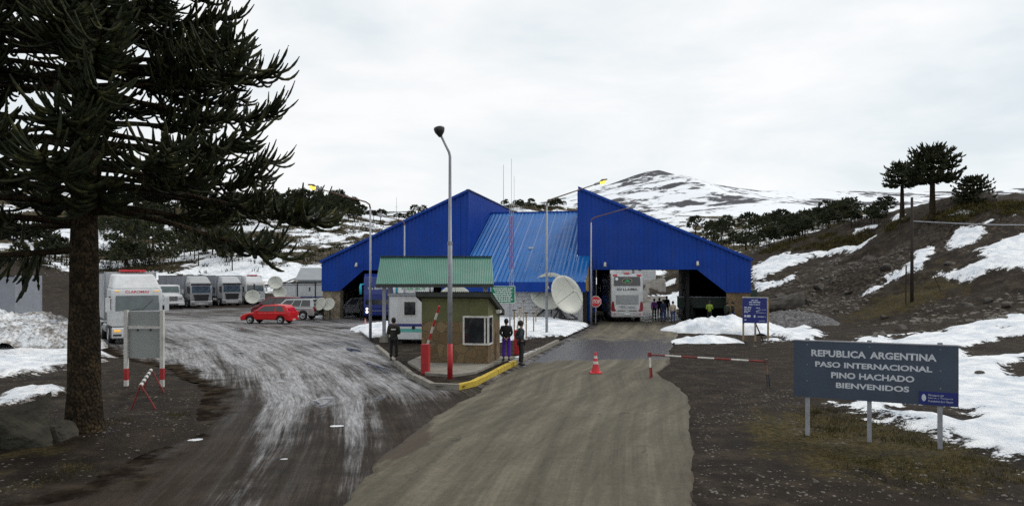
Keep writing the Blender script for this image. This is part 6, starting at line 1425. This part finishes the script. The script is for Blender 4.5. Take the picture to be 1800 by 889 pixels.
# medium rocks
for k, (px, py, s) in enumerate(((1465, 548, .5), (1420, 535, .7), (1560, 470, .8), (1530, 455, .9), (1500, 470, .7), (1670, 466, .6), (1700, 540, .5), (1740, 530, .4), (1585, 580, .45), (1722, 667, .16), (1640, 690, .12), (1555, 560, .4), (1375, 520, .8), (1440, 500, .8), (1490, 515, .6), (1770, 540, .5))):
    V, Q = rock_v(100 + k, 2); x, y, z_ = spot(px, py); me = npmesh('rock', V * np.array([1, .9, .65]) * s, Q, smoothf=False)
    tag(link('rock', me, M_rock, None, (x, y, z_ + s * .12), k), 'grey brown rock lying on the right-hand slope', 'rock', 'rocks on the slope')
M_moss = pm('mossy_boulder', (0.040, 0.037, 0.026), .9, 0, .6, 3.0, bump=1.0, bscale=6)
for k, (px, py, sc_, rz, lab) in enumerate(((20, 800, (1.05, .8, 1.0), .3, 'large dark mossy boulder at the left edge of the picture'), (74, 792, (.62, .6, .62), 1.4, 'angular dark boulder beside the big tree trunk'))):
    V, Q = rock_v(311 + k * 7, 5, .85); n_ = V / np.linalg.norm(V, axis=1, keepdims=True)
    dsp = .34 * (fbm(V[:, 0] * 1.7 + 5, V[:, 1] * 1.7 + V[:, 2] * 1.3, 4 + k, 5) - .5) + .10 * np.abs(fbm(V[:, 0] * 6, V[:, 2] * 6 + V[:, 1] * 4, 9, 3) - .5)
    x, y = gp(px, py); me = npmesh('boulder', (V + n_ * dsp[:, None]) * np.array(sc_), Q, smoothf=False)
    o = tag(link('boulder', me, M_moss, None, (x - .1, y + .3, H(x, y) + sc_[2] * .25), rz), lab, 'boulder'); o.rotation_euler = (.2, -.25 + .4 * k, rz)
V, Q = rock_v(305, 3); x, y, z_ = spot(1385, 540); me = npmesh('boulder', V * np.array([2.4, 1.3, 1.5]) * (1 + .06 * nrs.rand(len(V), 1)), Q, smoothf=False)
tag(link('boulder', me, M_rock, None, (x, y, z_ + .3), .1), 'dark rock outcrop above the gravel pile', 'boulder')
V, Q = rock_v(309, 3); x, y, z_ = spot(1735, 352); me = npmesh('boulder', V * np.array([1.9, 1.2, .8]), Q, smoothf=False)
tag(link('boulder', me, M_rock, None, (x, y, z_ + .1), .1), 'dark rock on the hill crest under the bushy tree', 'boulder')

# ------------------------------------------------------------------ people
M_skin = pm('skin', (0.38, 0.22, 0.15), .6, 0, .05); M_hair = pm('dark_hair', (0.012, 0.009, 0.008), .7); M_shoe = pm('dark_shoe', (0.012, 0.011, 0.011), .6)
def cloth(n, c): return pm('cloth_' + n, c, .9, 0, .25, 9, bump=.25, bscale=25)
def skin_obj(name, chains, mat, parent, sub=1):
    """chains: list of [(co, radius)...]; points at the same place are shared"""
    vs_, es, rad = [], [], []; key = {}
    for ch in chains:
        prev = None
        for co, r_ in ch:
            k = tuple(round(q, 4) for q in co)
            if k not in key: key[k] = len(vs_); vs_.append(co); rad.append(r_)
            if prev is not None and prev != key[k]: es.append((prev, key[k]))
            prev = key[k]
    me = bpy.data.meshes.new(name); me.from_pydata(vs_, es, []); me.update()
    o = link(name, me, None, parent); md = o.modifiers.new('skin', 'SKIN'); md.use_smooth_shade = True
    for i, r_ in enumerate(rad):
        q = me.skin_vertices[0].data[i]; q.radius = (r_, r_) if not isinstance(r_, tuple) else r_; q.use_root = (i == 0)
    s = o.modifiers.new('subdivision', 'SUBSURF'); s.levels = sub; s.render_levels = sub
    SK.append((o, mat)); return o
SK = []
def person(px, py, face, jacket, trousers, label, hair=True, h=1.72, pose='stand', z0=0.0, hood=None, Y=None, hat=None):
    if Y is None: x, y = gp(px, py)
    else: x, y = (px - CX) * Y / F, Y
    t = empty('person', label, 'person', (x, y, z0), R(face), 'people at the checkpoint'); s = h / 1.72
    sw = .10 if pose == 'walk' else .0
    def S(ch): return [((c[0] * s, c[1] * s, c[2] * s), (r_[0] * s, r_[1] * s) if isinstance(r_, tuple) else r_ * s) for c, r_ in ch]
    pel, che, nk = (0, 0, .95), (0, 0, 1.22), (0, -.01, 1.44)
    legs = {}
    for sx in (-1, 1):
        fy = -sx * sw
        legs[sx] = [(sx * .095, 0, .88), (sx * .11, fy * .5 - .02, .49), (sx * .115, fy + .02, .09)]
    arms = {}
    for sx in (-1, 1):
        if pose == 'hips': arms[sx] = [(sx * .185, 0, 1.39), (sx * .30, .12, 1.14), (sx * .17, .06, .98)]
        elif pose == 'back': arms[sx] = [(sx * .185, 0, 1.39), (sx * .25, .06, 1.13), (sx * .07, .16, .96)]
        elif pose == 'front': arms[sx] = [(sx * .185, 0, 1.39), (sx * .24, .02, 1.13), (sx * .12, -.2, 1.08)]
        else: arms[sx] = [(sx * .185, 0, 1.39), (sx * .235, .03, 1.12), (sx * .235, -.05, .88)]
    body = [S([(pel, .10), (che, .11), (nk, .06), ((0, -.01, 1.52), .055), ((0, -.02, 1.58), (.075, .085)), ((0, -.015, 1.65), (.085, .10)), ((0, -.01, 1.715), .055)])]
    for sx in (-1, 1):
        a = arms[sx]; body.append(S([(che, .11), (a[0], .06), (a[1], .042), (a[2], .03)]))
        d = (Vector(a[2]) - Vector(a[1])).normalized(); pm_ = Vector(a[2]) + d * .08; hd = tuple(pm_)
        body.append(S([(a[2], .03), (hd, (.036, .022))]))
        for q in range(4):
            f0 = pm_ + Vector((0, -.03 + .02 * q, 0)) + d * .02; f1 = f0 + d * (.05 + .012 * (q in (1, 2))) ; f2 = f1 + (d * .7 + Vector((-sx * .5, -.2, 0))) * .03
            body.append(S([(hd, (.036, .022)), (tuple(f0), .010), (tuple(f1), .009), (tuple(f2), .007)]))
        th = Vector(a[2]) + d * .03 + Vector((0, -.045, 0)); body.append(S([(a[2], .03), (tuple(th), .011), (tuple(th + d * .045 + Vector((0, -.012, 0))), .009)]))
        l = legs[sx]; body.append(S([(pel, .10), (l[0], .08), (l[1], .055), (l[2], .04)]))
    skin_obj('body', body, M_skin, t)
    jk = [S([((0, 0, .86), (.165, .125)), ((0, 0, 1.02), (.165, .125)), (che, (.185, .13)), ((0, 0, 1.38), (.15, .105)), ((0, 0, 1.47), .072)])]
    for sx in (-1, 1): a = arms[sx]; jk.append(S([((0, 0, 1.38), (.15, .105)), (a[0], .082), (a[1], .064), (tuple(Vector(a[2]) * .98 + Vector(a[1]) * .02), .052)]))
    skin_obj('jacket', jk, jacket, t)
    tr = []
    for sx in (-1, 1): l = legs[sx]; tr.append(S([((0, 0, .93), (.14, .11)), (l[0], .098), (l[1], .074), ((l[2][0], l[2][1], .10), .066)]))
    skin_obj('trousers', tr, trousers, t)
    for sx in (-1, 1):
        l = legs[sx][2]; mb = MB(); mb.lathe([(.02, -.01), (.05, .0), (.052, .04), (.03, .09), (.01, .1)], 10, TX(l[0] * s, (l[1] - .05) * s, 0) @ Matrix.Diagonal((s, s * 2.4, s, 1))); mb.build('shoe', M_shoe, t, smoothf=True)
    hm = hat or hood or M_hair
    mb = MB(); mb.lathe([(.006, .125), (.06, .11), (.095, .06), (.104, 0), (.098, -.05), (.085, -.075)], 14, TX(0, .018 * s, 1.645 * s) @ RX(-14) @ Matrix.Diagonal((.95 * s, 1.12 * s, s, 1))); mb.build('hair' if not (hat or hood) else 'hat', hm, t, smoothf=True)
    mb = MB(); mb.lathe([(.003, .02), (.014, -.02), (.004, -.026)], 8, TX(0, -.125 * s, 1.625 * s)); mb.build('nose', M_skin, t, smoothf=True)
    for sx in (-1, 1): mb = MB(); mb.lathe([(.002, -.008), (.009, 0), (.002, .008)], 8, TX(sx * .034 * s, -.108 * s, 1.65 * s)); mb.build('eye', M_hair, t)
    return t
jet = cloth('black', (0.012, 0.012, 0.014)); navy = cloth('navy', (0.012, 0.016, 0.045)); denim = cloth('denim', (0.03, 0.05, 0.13)); charc = cloth('charcoal', (0.025, 0.026, 0.03)); olive = cloth('olive', (0.035, 0.045, 0.03))
purple = cloth('purple', (0.10, 0.025, 0.42)); violet = cloth('violet', (0.18, 0.05, 0.28)); beige = cloth('beige', (0.40, 0.34, 0.26)); redc = cloth('red', (0.55, 0.012, 0.02)); lime = cloth('lime', (0.19, 0.27, 0.03)); slate = cloth('slate', (0.03, 0.042, 0.05))
p = person(692, 639, 185, cloth('dark_khaki', (0.022, 0.022, 0.016)), jet, 'guard in dark vest and cap standing on the island kerb, back turned', pose='front', z0=.15, hat=jet)
mb = MB(); mb.box(-.09, .09, .150, .156, 1.26, 1.30); mb.build('back_print', M_letterw, p)
person(890, 640, 178, jet, purple, 'person in black jacket and purple trousers beside the booth', pose='back', z0=.18, h=1.66)
person(916, 643, 105, slate, charc, 'man in dark jacket and grey trousers standing at the road edge by the booth', z0=.035, h=1.76, pose='hips')
person(1150, 561, 190, violet, charc, 'person with violet top among the group beside the white coach', z0=.03)
person(1159, 558, 170, jet, navy, 'person in black next to the violet top, beside the white coach', z0=.03)
person(1166, 565, 200, navy, denim, 'person in navy jacket and jeans in front of the group at the coach', z0=.03, h=1.75)
person(1172, 556, 160, jet, charc, 'tall person in black at the back of the group at the coach', z0=.03, h=1.82)
person(1183, 568, 150, beige, denim, 'person in beige coat and jeans at the right of the coach group', z0=.03, h=1.68, hat=jet)
person(1211, 564, 170, charc, jet, 'person in charcoal left of the red jacket under the right archway', z0=.0, h=1.75)
person(1219, 560, 180, redc, denim, 'person in bright red jacket under the right archway', z0=.0)
x, y = gp(1247, 574); person(1247, 570, 185, lime, jet, 'person in lime green jacket standing on the snow heap', z0=.12, h=1.70, pose='front', Y=53.5)
person(1278, 556, 120, olive, jet, 'person in olive coat against the stone pillar', z0=0.0, h=1.72, Y=54.2)
person(1288, 556, 240, jet, denim, 'person in black jacket and blue jeans beside the right stone pillar', z0=0.0, h=1.74, Y=54.0)
person(636, 560, 170, jet, jet, 'person in black standing beside the blue coach at the left archway', z0=0.0, Y=60.3)
# turn the grown surfaces into plain meshes
bpy.context.view_layer.update(); dg = bpy.context.evaluated_depsgraph_get()
new = [(o, bpy.data.meshes.new_from_object(o.evaluated_get(dg)), mat) for o, mat in SK]
for o, me, mat in new:
    o.modifiers.clear(); old = o.data; me.name = o.name; me.materials.clear(); me.materials.append(mat); o.data = me; bpy.data.meshes.remove(old)
    me.polygons.foreach_set('use_smooth', [True] * len(me.polygons))
